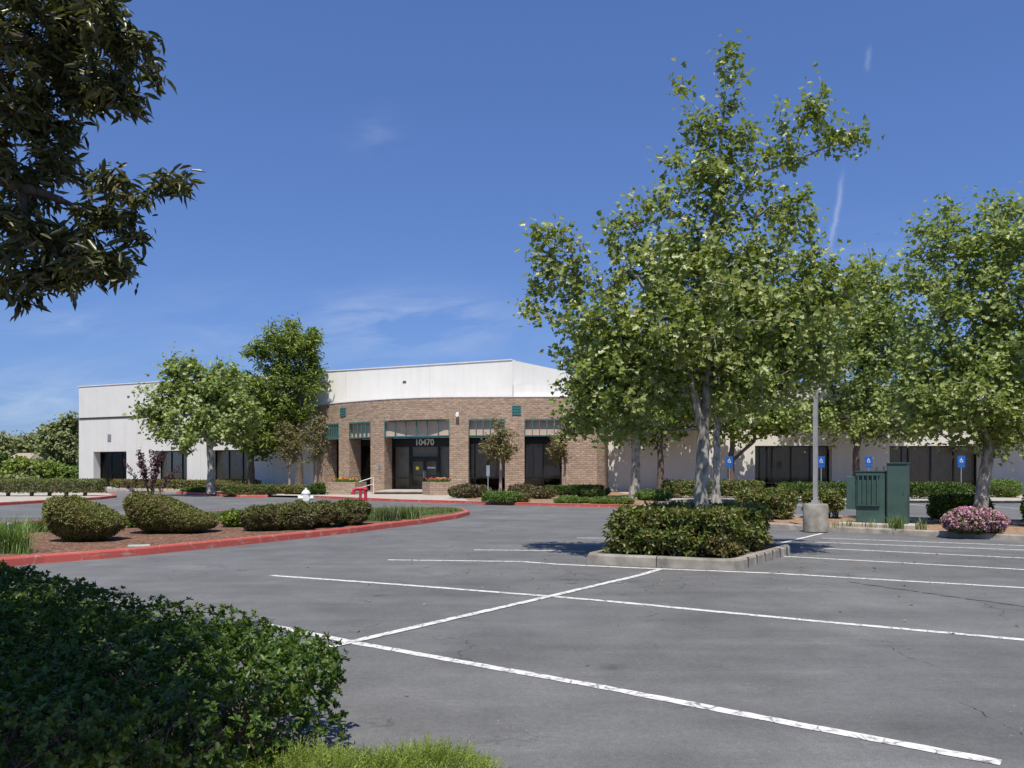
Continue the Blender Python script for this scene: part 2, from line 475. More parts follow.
M['leaf_syc'] = leaf_mat('sycamore_leaf', [(0.147, 0.193, 0.035), (0.204, 0.258, 0.053), (0.248, 0.302, 0.071), (0.345, 0.373, 0.127), (0.172, 0.232, 0.037), (0.433, 0.431, 0.208)], 0.32, 0.40)
M['leaf_syc2'] = leaf_mat('sycamore_leaf_pale', [(0.173, 0.227, 0.046), (0.221, 0.281, 0.065), (0.281, 0.342, 0.095), (0.346, 0.386, 0.150)], 0.32, 0.45)
M['leaf_bright'] = leaf_mat('bright_leaf', [(0.139, 0.197, 0.027), (0.185, 0.249, 0.038), (0.245, 0.297, 0.055)], 0.34, 0.45)
M['leaf_ash'] = leaf_mat('ash_leaf', [(0.104, 0.166, 0.026), (0.147, 0.223, 0.036), (0.196, 0.273, 0.053)], 0.30, 0.5)
M['leaf_olive'] = leaf_mat('olive_leaf', [(0.106, 0.106, 0.031), (0.163, 0.150, 0.048), (0.206, 0.188, 0.062), (0.175, 0.112, 0.054)], 0.25, 0.5)
M['leaf_dark'] = leaf_mat('laurel_leaf', [(0.046, 0.060, 0.019), (0.075, 0.088, 0.026), (0.111, 0.115, 0.038), (0.182, 0.156, 0.062)], 0.22, 0.35)
M['leaf_hedge'] = leaf_mat('hedge_leaf', [(0.037, 0.076, 0.011), (0.055, 0.106, 0.014), (0.076, 0.131, 0.018), (0.124, 0.167, 0.023)], 0.24, 0.42, 0.4)
M['leaf_box'] = leaf_mat('clipped_leaf', [(0.090, 0.126, 0.026), (0.132, 0.168, 0.036), (0.180, 0.210, 0.051)], 0.24, 0.5, dry=(0.16, 0.13, 0.05))
M['leaf_bush'] = leaf_mat('privet_leaf', [(0.115, 0.128, 0.026), (0.151, 0.163, 0.034), (0.182, 0.192, 0.043), (0.223, 0.213, 0.058)], 0.22, 0.5, dry=(0.17, 0.125, 0.05))
M['leaf_bush2'] = leaf_mat('laurustinus_leaf', [(0.091, 0.108, 0.026), (0.124, 0.142, 0.035), (0.163, 0.169, 0.046), (0.202, 0.169, 0.065)], 0.22, 0.5, dry=(0.14, 0.095, 0.05))
M['leaf_mid'] = leaf_mat('xylosma_leaf', [(0.075, 0.122, 0.022), (0.119, 0.171, 0.031), (0.188, 0.213, 0.044), (0.188, 0.140, 0.044)], 0.26, 0.42, dry=(0.15, 0.11, 0.04))
M['leaf_low'] = leaf_mat('low_green_leaf', [(0.086, 0.165, 0.028), (0.127, 0.220, 0.037), (0.172, 0.253, 0.055)], 0.28, 0.5)
M['leaf_juniper'] = leaf_mat('juniper_spray', [(0.144, 0.206, 0.033), (0.219, 0.294, 0.044), (0.300, 0.362, 0.061)], 0.25, 0.55)
M['leaf_purple'] = leaf_mat('purple_leaf', [(0.055, 0.018, 0.026), (0.085, 0.026, 0.036), (0.12, 0.045, 0.050)], 0.25, 0.45, tint=(1.4, 0.8, 0.8))
M['leaf_far'] = leaf_mat('far_leaf', [(0.156, 0.186, 0.066), (0.204, 0.234, 0.088), (0.264, 0.282, 0.121)], 0.25, 0.6)
M['leaf_lime'] = leaf_mat('lime_leaf', [(0.13, 0.19, 0.022), (0.19, 0.25, 0.032), (0.24, 0.29, 0.045)], 0.3, 0.5)
M['blade'] = leaf_mat('grass_blade', [(0.075, 0.125, 0.025), (0.11, 0.17, 0.035), (0.17, 0.20, 0.065)], 0.3, 0.5)
M['blade_lily'] = leaf_mat('lily_blade', [(0.12, 0.20, 0.05), (0.17, 0.26, 0.06), (0.23, 0.31, 0.10)], 0.3, 0.5)
M['blade_blue'] = leaf_mat('fescue_blade', [(0.10, 0.14, 0.055), (0.14, 0.185, 0.075), (0.19, 0.22, 0.10)], 0.3, 0.5)
M['petal_pink'] = leaf_mat('pink_petal', [(0.52, 0.22, 0.32), (0.64, 0.33, 0.43), (0.72, 0.47, 0.55)], 0.2, 0.6, tint=(1.1, 0.9, 1.0))
M['petal_red'] = leaf_mat('red_petal', [(0.55, 0.02, 0.05), (0.68, 0.06, 0.14), (0.7, 0.45, 0.02)], 0.2, 0.6, tint=(1.1, 0.8, 0.8))
M['petal_orange'] = leaf_mat('orange_petal', [(0.65, 0.16, 0.02), (0.75, 0.42, 0.02), (0.62, 0.06, 0.02)], 0.2, 0.6, tint=(1.1, 0.9, 0.6))
M['petal_lilac'] = leaf_mat('lilac_petal', [(0.5, 0.42, 0.7), (0.62, 0.55, 0.78)], 0.2, 0.6, tint=(1, 1, 1))
M['rose'] = leaf_mat('rose_leaf', [(0.075, 0.085, 0.026), (0.12, 0.12, 0.038), (0.17, 0.11, 0.06)], 0.22, 0.5)
M['petal_rose'] = leaf_mat('dusty_petal', [(0.45, 0.26, 0.26), (0.55, 0.40, 0.38)], 0.2, 0.6, tint=(1, 1, 1))

# ------------------------------------------------------------------ helpers


def G(px, py, z=0.0):
    """A point of the plan: survey direction read off the photograph, brought down to height z."""
    Y = (EYE - z) * FOC / (py - HZ)
    return Vector(((px - 512.0) / FOC * Y, Y, z))


def back(p, dy):
    """The same survey direction, dy metres farther."""
    k = (p.y + dy) / p.y
    return Vector((p.x * k, p.y * k, p.z))


def at(px, py, Y):
    return Vector(((px - 512.0) / FOC * Y, Y, EYE - (py - HZ) / FOC * Y))


def tag(o, label=None, cat=None, group=None, kind=None):
    if label: o['label'] = label
    if cat: o['category'] = cat
    if group: o['group'] = group
    if kind: o['kind'] = kind
    return o


def thing(name, label, cat, loc=(0, 0, 0), rz=0.0, group=None):
    o = bpy.data.objects.new(name, None)
    o.empty_display_size = 0.3
    o.location = loc
    o.rotation_euler = (0, 0, rz)
    COL.objects.link(o)
    return tag(o, label, cat, group)


def copy_tree(o, parent=None):
    c = o.copy()
    COL.objects.link(c)
    if parent is not None: c.parent = parent
    for ch in list(o.children): copy_tree(ch, c)
    return c


def link_mesh(name, me, mat, parent=None):
    for m in (mat if isinstance(mat, (list, tuple)) else [mat]): me.materials.append(m)
    o = bpy.data.objects.new(name, me)
    COL.objects.link(o)
    if parent is not None: o.parent = parent
    return o


class MB:
    """Collects shapes; build() links them as one mesh object. Coordinates are those of the thing's base."""

    def __init__(s):
        s.v, s.f, s.uv, s.mi, s.cur = [], [], [], [], 0

    def face(s, pts, uv=None):
        i = len(s.v)
        s.v += [tuple(p) for p in pts]
        s.f.append(tuple(range(i, i + len(pts))))
        s.uv.append(uv)
        s.mi.append(s.cur)

    def box(s, c, h, rz=0.0):
        cx, cy, cz = c
        a, b, d = h
        ca, sa = math.cos(rz), math.sin(rz)
        i = len(s.v)
        for z in (-d, d):
            for x, y in ((-a, -b), (a, -b), (a, b), (-a, b)):
                s.v.append((cx + x * ca - y * sa, cy + x * sa + y * ca, cz + z))
        for q in ((0, 3, 2, 1), (4, 5, 6, 7), (0, 1, 5, 4), (1, 2, 6, 5), (2, 3, 7, 6), (3, 0, 4, 7)):
            s.f.append(tuple(i + k for k in q)); s.uv.append(None); s.mi.append(s.cur)

    def rbox(s, c, h, rz=0.0, e=0.03):
        """Box with softened vertical and top edges."""
        cx, cy, cz = c
        a, b, d = h
        ca, sa = math.cos(rz), math.sin(rz)

        def ring(ix, z):
            pts = []
            x1, y1 = a - ix, b - ix
            k = e * 0.6
            for (sx, sy) in ((-1, -1), (1, -1), (1, 1), (-1, 1)):
                p1, p2 = (sx * (x1 - k), sy * y1), (sx * x1, sy * (y1 - k))
                if sx * sy > 0: p1, p2 = p2, p1
                pts += [p1, p2] if sx * sy > 0 else [p2, p1][::-1]
            # order by angle
            pts.sort(key=lambda q: math.atan2(q[1], q[0]))
            return [(cx + x * ca - y * sa, cy + x * sa + y * ca, cz + z) for x, y in pts]
        s.loft([ring(0, -d), ring(0, d - e), ring(e * 0.35, d - e * 0.3), ring(e, d)], True)

    def loft(s, rings, cap=False, closed=True):
        i0 = len(s.v)
        n = len(rings[0])
        for r in rings: s.v += [tuple(p) for p in r]
        for k in range(len(rings) - 1):
            for j in range(n if closed else n - 1):
                a = i0 + k * n + j
                b = i0 + k * n + (j + 1) % n
                s.f.append((a, b, b + n, a + n)); s.uv.append(None); s.mi.append(s.cur)
        if cap:
            s.f.append(tuple(i0 + j for j in range(n))[::-1]); s.uv.append(None); s.mi.append(s.cur)
            e = i0 + (len(rings) - 1) * n
            s.f.append(tuple(e + j for j in range(n))); s.uv.append(None); s.mi.append(s.cur)

    def lathe(s, c, prof, n=20):
        """prof: [(radius, z)] from the bottom up."""
        s.loft([[(c[0] + r * math.cos(2 * math.pi * k / n), c[1] + r * math.sin(2 * math.pi * k / n), c[2] + z) for k in range(n)] for r, z in prof], True)

    def tube(s, pts, r, n=8, cap=True):
        pts = [Vector(p) for p in pts]
        rs = r if isinstance(r, (list, tuple)) else [r] * len(pts)
        rings = []
        up = None
        for i, p in enumerate(pts):
            d = (pts[min(i + 1, len(pts) - 1)] - pts[max(i - 1, 0)]).normalized()
            if up is None:
                up = Vector((0, 0, 1)) if abs(d.z) < 0.9 else Vector((1, 0, 0))
            x = d.cross(up).normalized()
            y = x.cross(d).normalized()
            up = y
            rings.append([p + (x * math.cos(2 * math.pi * k / n) + y * math.sin(2 * math.pi * k / n)) * rs[i] for k in range(n)])
        s.loft(rings, cap)

    def build(s, name, mat, parent=None, smooth=False):
        me = bpy.data.meshes.new(name)
        me.from_pydata(s.v, [], s.f)
        if any(u is not None for u in s.uv):
            lay = me.uv_layers.new(name='UVMap')
            k = 0
            for f, u in zip(s.f, s.uv):
                for j in range(len(f)):
                    lay.data[k].uv = u[j] if u is not None else (0, 0)
                    k += 1
        if s.cur or any(s.mi): me.polygons.foreach_set('material_index', s.mi)
        me.update()
        o = link_mesh(name, me, mat, parent)
        if smooth:
            for p in me.polygons: p.use_smooth = True
            try:
                me.set_sharp_from_angle(angle=R(40))
            except Exception:
                pass
        return o


def prism_mesh(poly, z0, z1):
    mb = MB()
    n = len(poly)
    mb.face([(x, y, z1) for x, y in poly])
    for i in range(n):
        a, b = poly[i], poly[(i + 1) % n]
        mb.face([(a[0], a[1], z0), (b[0], b[1], z0), (b[0], b[1], z1), (a[0], a[1], z1)])
    return mb


def inset(poly, d):
    """Offset a counter-clockwise polygon inwards by d."""
    n = len(poly)
    out = []
    for i in range(n):
        p0, p1, p2 = (Vector(poly[(i + k) % n]) for k in (-1, 0, 1))
        e1, e2 = (p1 - p0).normalized(), (p2 - p1).normalized()
        n1, n2 = Vector((-e1.y, e1.x)), Vector((-e2.y, e2.x))
        bis = n1 + n2
        bis = bis.normalized() if bis.length > 1e-6 else n1
        k = d / max(0.35, bis.dot(n1))
        out.append(tuple(p1 + bis * k))
    return out


def ccw(poly):
    a = sum(poly[i][0] * poly[(i + 1) % len(poly)][1] - poly[(i + 1) % len(poly)][0] * poly[i][1] for i in range(len(poly)))
    return list(poly) if a > 0 else list(poly)[::-1]


def smooth_poly(poly, it=2):
    for _ in range(it):
        q = []
        n = len(poly)
        for i in range(n):
            a, b = Vector(poly[i]), Vector(poly[(i + 1) % n])
            q += [tuple(a.lerp(b, 0.25)), tuple(a.lerp(b, 0.75))]
        poly = q
    return poly


def kerb_ring(name, poly, mat, w=0.16, h=0.14):
    poly = ccw(poly)
    mb = MB()
    rings = [poly, [p for p in inset(poly, 0.012)], inset(poly, 0.03), inset(poly, w), inset(poly, w)]
    zs = [-0.02, h - 0.03, h, h, h - 0.06]
    mb.loft([[(x, y, z) for x, y in r] for r, z in zip(rings, zs)])
    o = mb.build(name, mat)
    return tag(o, kind='structure')


def sheet(name, poly, z, mat, kind='structure'):
    mb = MB()
    mb.face([(x, y, z) for x, y in ccw(poly)])
    return tag(mb.build(name, mat), kind=kind)


# ---------------- fast leaf meshes
def arrays_mesh(name, V, F, smooth=False):
    V = np.ascontiguousarray(V, dtype=np.float32)
    F = np.ascontiguousarray(F, dtype=np.int32)
    me = bpy.data.meshes.new(name)
    me.vertices.add(len(V))
    me.vertices.foreach_set('co', V.ravel())
    me.loops.add(F.size)
    me.loops.foreach_set('vertex_index', F.ravel())
    me.polygons.add(len(F))
    me.polygons.foreach_set('loop_start', np.arange(0, F.size, F.shape[1], dtype=np.int32))
    if smooth: me.polygons.foreach_set('use_smooth', np.ones(len(F), dtype=bool))
    me.update(calc_edges=True)
    me.validate()
    return me


def halves(right, fold, droop=0.0):
    """A folded leaf from its right-hand outline [(x, y)], base to tip."""
    n = len(right)
    v = [(x, y, fold * y - droop * x * x) for x, y in right] + [(x, -y, fold * y - droop * x * x) for x, y in right[1:-1]]
    f1 = list(range(n))[::-1]
    f2 = [0] + list(range(n, 2 * n - 2)) + [n - 1]
    return np.array(v, float), np.array([f1, f2])


LOBED = halves([(0, 0), (0.02, 0.20), (0.26, 0.52), (0.36, 0.25), (0.70, 0.36), (0.72, 0.14), (1.0, 0)], 0.30, 0.18)
OVAL = halves([(0, 0), (0.28, 0.24), (0.72, 0.22), (1, 0)], 0.45, 0.15)
ROUND = halves([(0, 0), (0.25, 0.36), (0.70, 0.38), (1, 0)], 0.35, 0.2)
LANCE = halves([(0, 0), (0.25, 0.13), (0.62, 0.14), (1, 0)], 0.5, 0.28)


LANCE_WIDE = halves([(0, 0), (0.22, 0.105), (0.6, 0.135), (1, 0)], 0.4, 0.30)


def rosette(leaf, n, tilt, size=1.0):
    """n leaves round a shoot tip, rising by tilt."""
    V, F = [], []
    for k in range(n):
        a = 2 * math.pi * k / n + 0.35 * (k % 3)
        t = tilt + 0.45 * ((k * 7) % 5 - 2) / 2
        ct, st, ca, sa = math.cos(t), math.sin(t), math.cos(a), math.sin(a)
        sc = size * (0.8 + 0.12 * ((k * 5) % 4))
        for x, y, z in leaf[0]:
            x2, z2 = x * ct - z * st, x * st + z * ct
            V.append((sc * (x2 * ca - y * sa), sc * (x2 * sa + y * ca), sc * z2))
        F.append(leaf[1] + k * len(leaf[0]))
    return np.array(V), np.concatenate(F)


ROSE_OVAL = rosette(OVAL, 7, 0.45)
ROSE_ROUND = rosette(ROUND, 6, 0.4)
ROSE_LANCE = rosette(LANCE, 8, 0.05)
TUFT3 = rosette(OVAL, 3, 0.5)


def unit(a):
    return a / np.maximum(np.linalg.norm(a, axis=1, keepdims=True), 1e-9)


def instances(tmpl, P, X, Z, S):
    """Copies of a leaf template: position, length direction, normal, size."""
    tv, tf = tmpl
    X = unit(X)
    Z = unit(Z - X * np.sum(X * Z, axis=1, keepdims=True))
    Y = np.cross(Z, X)
    n, k = len(P), len(tv)
    S = np.broadcast_to(np.asarray(S, float).reshape(-1, 1, 1), (n, 1, 1))
    V = P[:, None, :] + S * (tv[None, :, 0:1] * X[:, None, :] + tv[None, :, 1:2] * Y[:, None, :] + tv[None, :, 2:3] * Z[:, None, :])
    F = tf[None, :, :] + (np.arange(n) * k)[:, None, None]
    return V.reshape(-1, 3), F.reshape(-1, tf.shape[1])


def rnd(n, s=1.0):
    return RNG.normal(size=(n, 3)) * s


def tubes_mesh(name, A, B, ra, rb, sides=5):
    """Separate tapered tubes from A to B."""
    n = len(A)
    d = unit(B - A)
    ref = np.where(np.abs(d[:, 2:3]) < 0.9, np.array([[0, 0, 1.0]]), np.array([[1.0, 0, 0]]))
    x = unit(np.cross(d, ref)); y = np.cross(d, x)
    ang = np.arange(sides) * 2 * math.pi / sides
    c, s_ = np.cos(ang)[None, :, None], np.sin(ang)[None, :, None]
    ring = x[:, None, :] * c + y[:, None, :] * s_
    V0 = A[:, None, :] + ring * ra[:, None, None]
    V1 = B[:, None, :] + ring * rb[:, None, None]
    V = np.concatenate([V0, V1], axis=1)
    j = np.arange(sides); jn = (j + 1) % sides
    q = np.stack([j, jn, jn + sides, j + sides], axis=1)
    F = q[None] + (np.arange(n) * 2 * sides)[:, None, None]
    return V.reshape(-1, 3), F.reshape(-1, 4)


# ---------------- trees
def tree(name, label, cat, base, trunk, blobs, n_att, n_leaf, leaf, lmat, bmat, r_trunk, size, spread,
         group=None, droop=0.25, up=0.7, min_r=0.004, sides=6):
    """base: foot of the trunk; trunk: polyline of the main stems (list of lists of world points), blobs: crown volumes
    (centre, radii, weight). Branches grow from the stems to points sown through the blobs; leaves sit round the shoots."""
    base = Vector(base)
    root = thing(name, label, cat, base, 0, group)
    b0 = np.array(base)
    w = np.array([bl[2] for bl in blobs], float); w /= w.sum()
    pts = []
    for bl, k in zip(blobs, RNG.multinomial(n_att, w)):
        u = unit(rnd(k)) * (RNG.random((k, 1)) ** 0.45) * np.where(RNG.random((k, 1)) < 0.12, 1.22, 1.0)
        pts.append(np.array(bl[0]) - b0 + u * np.array(bl[1]))
    att = np.concatenate(pts)
    nodes, par, crown_ok, stems_ = [], [], [], []
    for st in trunk:
        st = [np.array(p, float) - b0 for p in st]
        start = -1
        if nodes:
            dd = [np.linalg.norm(q - st[0]) for q in nodes]
            start = int(np.argmin(dd))
        prev = start
        stems_.append(([start] if start >= 0 else []))
        for i in range(len(st) - 1 if len(st) > 1 else 0):
            seg = 7
            for k in range(seg + (1 if i == len(st) - 2 else 0)):
                t = k / seg
                p = st[i] * (1 - t) + st[i + 1] * t
                if 0 < k or i > 0: p = p + RNG.normal(size=3) * 0.10 * r_trunk * np.array([1, 1, 0.2])
                nodes.append(p); par.append(prev); prev = len(nodes) - 1
                stems_[-1].append(prev)
                crown_ok.append(True)
    zmin = att[:, 2].min()
    n_trunk = len(nodes)
    cap = n_trunk + len(att) * 3
    ND = np.zeros((cap, 3)); ND[:n_trunk] = nodes
    PR = np.full(cap, -1); PR[:n_trunk] = par
    OK = np.ones(cap, bool)
    OK[:n_trunk] = [p[2] > zmin * 0.85 for p in nodes]
    n = n_trunk
    trunk_mid = ND[:n_trunk][OK[:n_trunk]]
    if len(trunk_mid) == 0:
        OK[:n_trunk] = True; trunk_mid = ND[:n_trunk]
    dist = np.min(np.linalg.norm(att[:, None, :] - trunk_mid[None], axis=2), axis=1)
    order = np.argsort(dist)
    shoots = []
    for ai in order:
        a = att[ai]
        v = a[None] - ND[:n]
        d = np.linalg.norm(v, axis=1) + 1e-6
        cost = d * (1 + up * np.clip(-v[:, 2] / d + 0.15, 0, 1)) + np.where(OK[:n], 0, 50)
        s = int(np.argmin(cost))
        L = d[s]
        p0 = ND[s]
        bow = np.array([0, 0, -0.10 * L]) + RNG.normal(size=3) * 0.07 * L
        q1 = p0 + v[s] * 0.36 + bow * 0.8
        q2 = p0 + v[s] * 0.70 + bow * 0.7
        ND[n], ND[n + 1], ND[n + 2] = q1, q2, a
        PR[n], PR[n + 1], PR[n + 2] = s, n, n + 1
        shoots.append((q1, q2, a))
        n += 3
    area = np.zeros(n)
    ischild = np.zeros(n, bool); ischild[PR[:n][PR[:n] >= 0]] = True
    area[~ischild] = 1.0
    for i in range(n - 1, -1, -1):
        if PR[i] >= 0: area[PR[i]] += area[i] if i >= n_trunk or True else 0
    rad = np.sqrt(area) * r_trunk / math.sqrt(max(area[:n_trunk].max(), 1))
    rad[:n_trunk] = np.maximum(rad[:n_trunk], 0.0)
    hgt = np.clip(ND[:n, 2] / max(zmin, 0.3), 0, 1)
    low = np.arange(n) < 8
    rad[low] = rad[low] * (1 + 0.45 * (1 - hgt[low]) ** 2)
    rad = np.maximum(rad, min_r)
    idx = np.arange(n)[PR[:n] >= 0]
    pa = PR[:n][idx]
    keep = idx >= n_trunk
    idx, pa = idx[keep], pa[keep]
    rp = np.minimum(rad[pa], rad[idx] * 1.45)
    Vt, Ft = tubes_mesh('w', ND[pa], ND[idx] + (ND[idx] - ND[pa]) * 0.04, rp, rad[idx], sides)
    mbt = MB()
    for q_, st in enumerate(stems_):
        rr = rad[st].copy()
        if q_ > 0: rr[0] = rr[1] * 1.15
        else: rr[0] *= 1.25
        rr = np.maximum(rr, np.convolve(np.pad(rr, 1, 'edge'), [0.25, 0.5, 0.25], 'valid'))
        i0 = len(mbt.v)
        mbt.tube([ND[i] for i in st], list(rr), 12)
    Vs = np.array(mbt.v)
    quads = np.array([f for f in mbt.f if len(f) == 4])
    Ft = np.concatenate([quads, Ft + len(Vs)]); Vt = np.concatenate([Vs, Vt])
    me = arrays_mesh('trunk', Vt, Ft, True)
    link_mesh('trunk', me, bmat, root)
    sh = np.array(shoots)                          # (k, 3, 3)
    k = len(sh)
    si = RNG.integers(0, k, n_leaf)
    t = RNG.random((n_leaf, 1)) ** 0.7
    P = np.where(t < 0.5, sh[si, 0] * (1 - 2 * t) + sh[si, 1] * 2 * t, sh[si, 1] * (2 - 2 * t) + sh[si, 2] * (2 * t - 1))
    P = P + rnd(n_leaf) * spread * (0.4 + 0.6 * t)
    X = rnd(n_leaf); X[:, 2] = X[:, 2] * 0.5 - droop
    axis = ND[:n_trunk][OK[:n_trunk]].mean(0)
    out = P - axis; out[:, 2] *= 0.3
    Z = rnd(n_leaf, 0.62) + 0.75 * np.array(sun_vec) + 0.55 * unit(out)
    S = size * (0.55 + 0.75 * RNG.random(n_leaf))
    V, F = instances(leaf, P, X, Z, S)
    link_mesh('crown', arrays_mesh('crown', V, F), lmat, root)
    return root


def E(px, py, rx, ry, Y, depth=None, w=None, dY=0.0):
    """A crown volume seen at (px, py) with apparent radii rx, ry, standing at distance Y."""
    k = Y / FOC
    rx, ry = rx * k, ry * k
    c = at(px, py, Y); c.y += dY
    dp = depth if depth is not None else (rx + ry) / 2
    return (tuple(c), (rx, dp, ry), (rx * dp * ry) ** 0.75 * (1.0 if w is None else w))


# ---------------- shrubs and hedges
def inside(poly, P):
    """Signed distance (positive inside) of points P (n, 2) to polygon."""
    n = len(poly)
    A = np.array(poly); B = np.roll(A, -1, axis=0)
    d = np.full(len(P), 1e9)
    ins = np.zeros(len(P), bool)
    for a, b in zip(A, B):
        e = b - a
        t = np.clip(((P - a) @ e) / (e @ e), 0, 1)
        q = a + t[:, None] * e
        d = np.minimum(d, np.linalg.norm(P - q, axis=1))
        c = (a[1] > P[:, 1]) != (b[1] > P[:, 1])
        with np.errstate(divide='ignore', invalid='ignore'):
            xi = (b[0] - a[0]) * (P[:, 1] - a[1]) / (b[1] - a[1]) + a[0]
        ins ^= c & (P[:, 0] < xi)
    return np.where(ins, d, -d)


def lumps(P, s, seed):
    r = np.random.default_rng(seed)
    out = np.zeros(len(P))
    for k in range(5):
        q = r.normal(size=P.shape[1]) * s * (1 + 0.6 * k)
        out += np.sin(P @ q + r.random() * 6.28) / (1 + 0.5 * k)
    return out / 2.2


def foliage_from(P, N, root, tmpl, lmat, size, base, name='foliage', jitter=0.5):
    n = len(P)
    Z = N + rnd(n, jitter) + np.array([0, -0.1, 0.35])
    X = rnd(n)
    S = size * (0.65 + 0.6 * RNG.random(n))
    V, F = instances(tmpl, P - np.array(base), X, Z, S)
    return link_mesh(name, arrays_mesh(name, V, F), lmat, root)


def rose_from(P, N, root, tmpl, lmat, size, base, name='foliage', jitter=0.4):
    """Whorls: the template's own z axis points along the shoot."""
    n = len(P)
    Z = N + rnd(n, jitter) + np.array([0, 0, 0.25])
    S = size * (0.65 + 0.6 * RNG.random(n))
    V, F = instances(tmpl, P - np.array(base), rnd(n), Z, S)
    return link_mesh(name, arrays_mesh(name, V, F), lmat, root)


def hedge(name, label, cat, poly, z0, z1, n, tmpl, lmat, size, shell=0.22, foot=0.12, round_=0.12, lump=0.05, n_stem=60, whorl=False,
          group=None, core=False, stem_r=0.007):
    poly = ccw(poly)
    A = np.array(poly)
    base = (A[:, 0].mean(), A[:, 1].mean(), z0)
    root = thing(name, label, cat, base, 0, group)
    lo, hi = A.min(0) - 0.15, A.max(0) + 0.15
    Ps, Ns, got = [], [], 0
    while got < n:
        m = max(4000, n * 3)
        Q = np.column_stack([RNG.uniform(lo[0], hi[0], m), RNG.uniform(lo[1], hi[1], m), RNG.uniform(z0 + foot, z1 + 0.1, m)])
        sd_ = inside(poly, Q[:, :2]) + lump * lumps(Q, 4.5, 3)
        up = (z1 + lump * 0.8 * lumps(Q[:, :2], 3.2, 5)) - Q[:, 2]
        # rounded shoulder
        a, b = np.maximum(round_ - sd_, 0), np.maximum(round_ - up, 0)
        dd = np.minimum(np.minimum(sd_, up), round_ - np.hypot(a, b))
        keep = (dd > 0) & (dd < shell) & (RNG.random(m) < np.where(dd < shell * 0.45, 1.0, 0.35))
        keep &= RNG.random(m) < np.clip((Q[:, 2] - z0 - foot) / 0.15 + 0.25, 0, 1)
        Q = Q[keep]; s2, u2 = sd_[keep], up[keep]
        eps = 0.03
        gx = inside(poly, Q[:, :2] + [eps, 0]) - inside(poly, Q[:, :2] - [eps, 0])
        gy = inside(poly, Q[:, :2] + [0, eps]) - inside(poly, Q[:, :2] - [0, eps])
        side = np.column_stack([-gx, -gy, np.zeros(len(Q))]) / (2 * eps)
        wt = np.clip((s2 / (s2 + np.maximum(u2, 0.001))), 0, 1)[:, None]
        Nn = side * (1 - wt) + np.array([[0, 0, 1.0]]) * wt
        Ps.append(Q); Ns.append(Nn); got += len(Q)
    P, Nn = np.concatenate(Ps)[:n], np.concatenate(Ns)[:n]
    (rose_from if whorl else foliage_from)(P, Nn, root, tmpl, lmat, size, base)
    if n_stem:
        S0, S1 = [], []
        k = 0
        while k < n_stem:
            q = RNG.uniform(lo, hi)
            if inside(poly, q[None])[0] < 0.10: continue
            k += 1
            f = np.array([q[0], q[1], z0 - 0.03]) - np.array(base)
            for _ in range(5):
                mid = f + np.array([RNG.normal() * 0.10, RNG.normal() * 0.10, (z1 - z0) * RNG.uniform(0.3, 0.5)])
                tip = mid + np.array([RNG.normal() * 0.16, RNG.normal() * 0.16, (z1 - z0) * RNG.uniform(0.3, 0.5)])
                tip[2] = min(tip[2], z1 - z0 - 0.05)
                if min(inside(poly, (np.array([mid, tip]) + np.array(base))[:, :2])) < 0.04: continue
                S0 += [f, mid]; S1 += [mid, tip]
        S0, S1 = np.array(S0), np.array(S1)
        rr = np.tile([stem_r * 1.3, stem_r], len(S0) // 2)
        V, F = tubes_mesh('s', S0, S1, rr, rr * 0.6, 4)
        link_mesh('stems', arrays_mesh('stems', V, F), M['twig'], root)
    if core:
        ip = inset(poly, core)
        mb = MB()
        mb.loft([[(x - base[0], y - base[1], z) for x, y in ip] for z in (foot + 0.06, (z1 - z0) - core)], True)
        mb.build('inner_twigs', M['twig'], root)
    return root


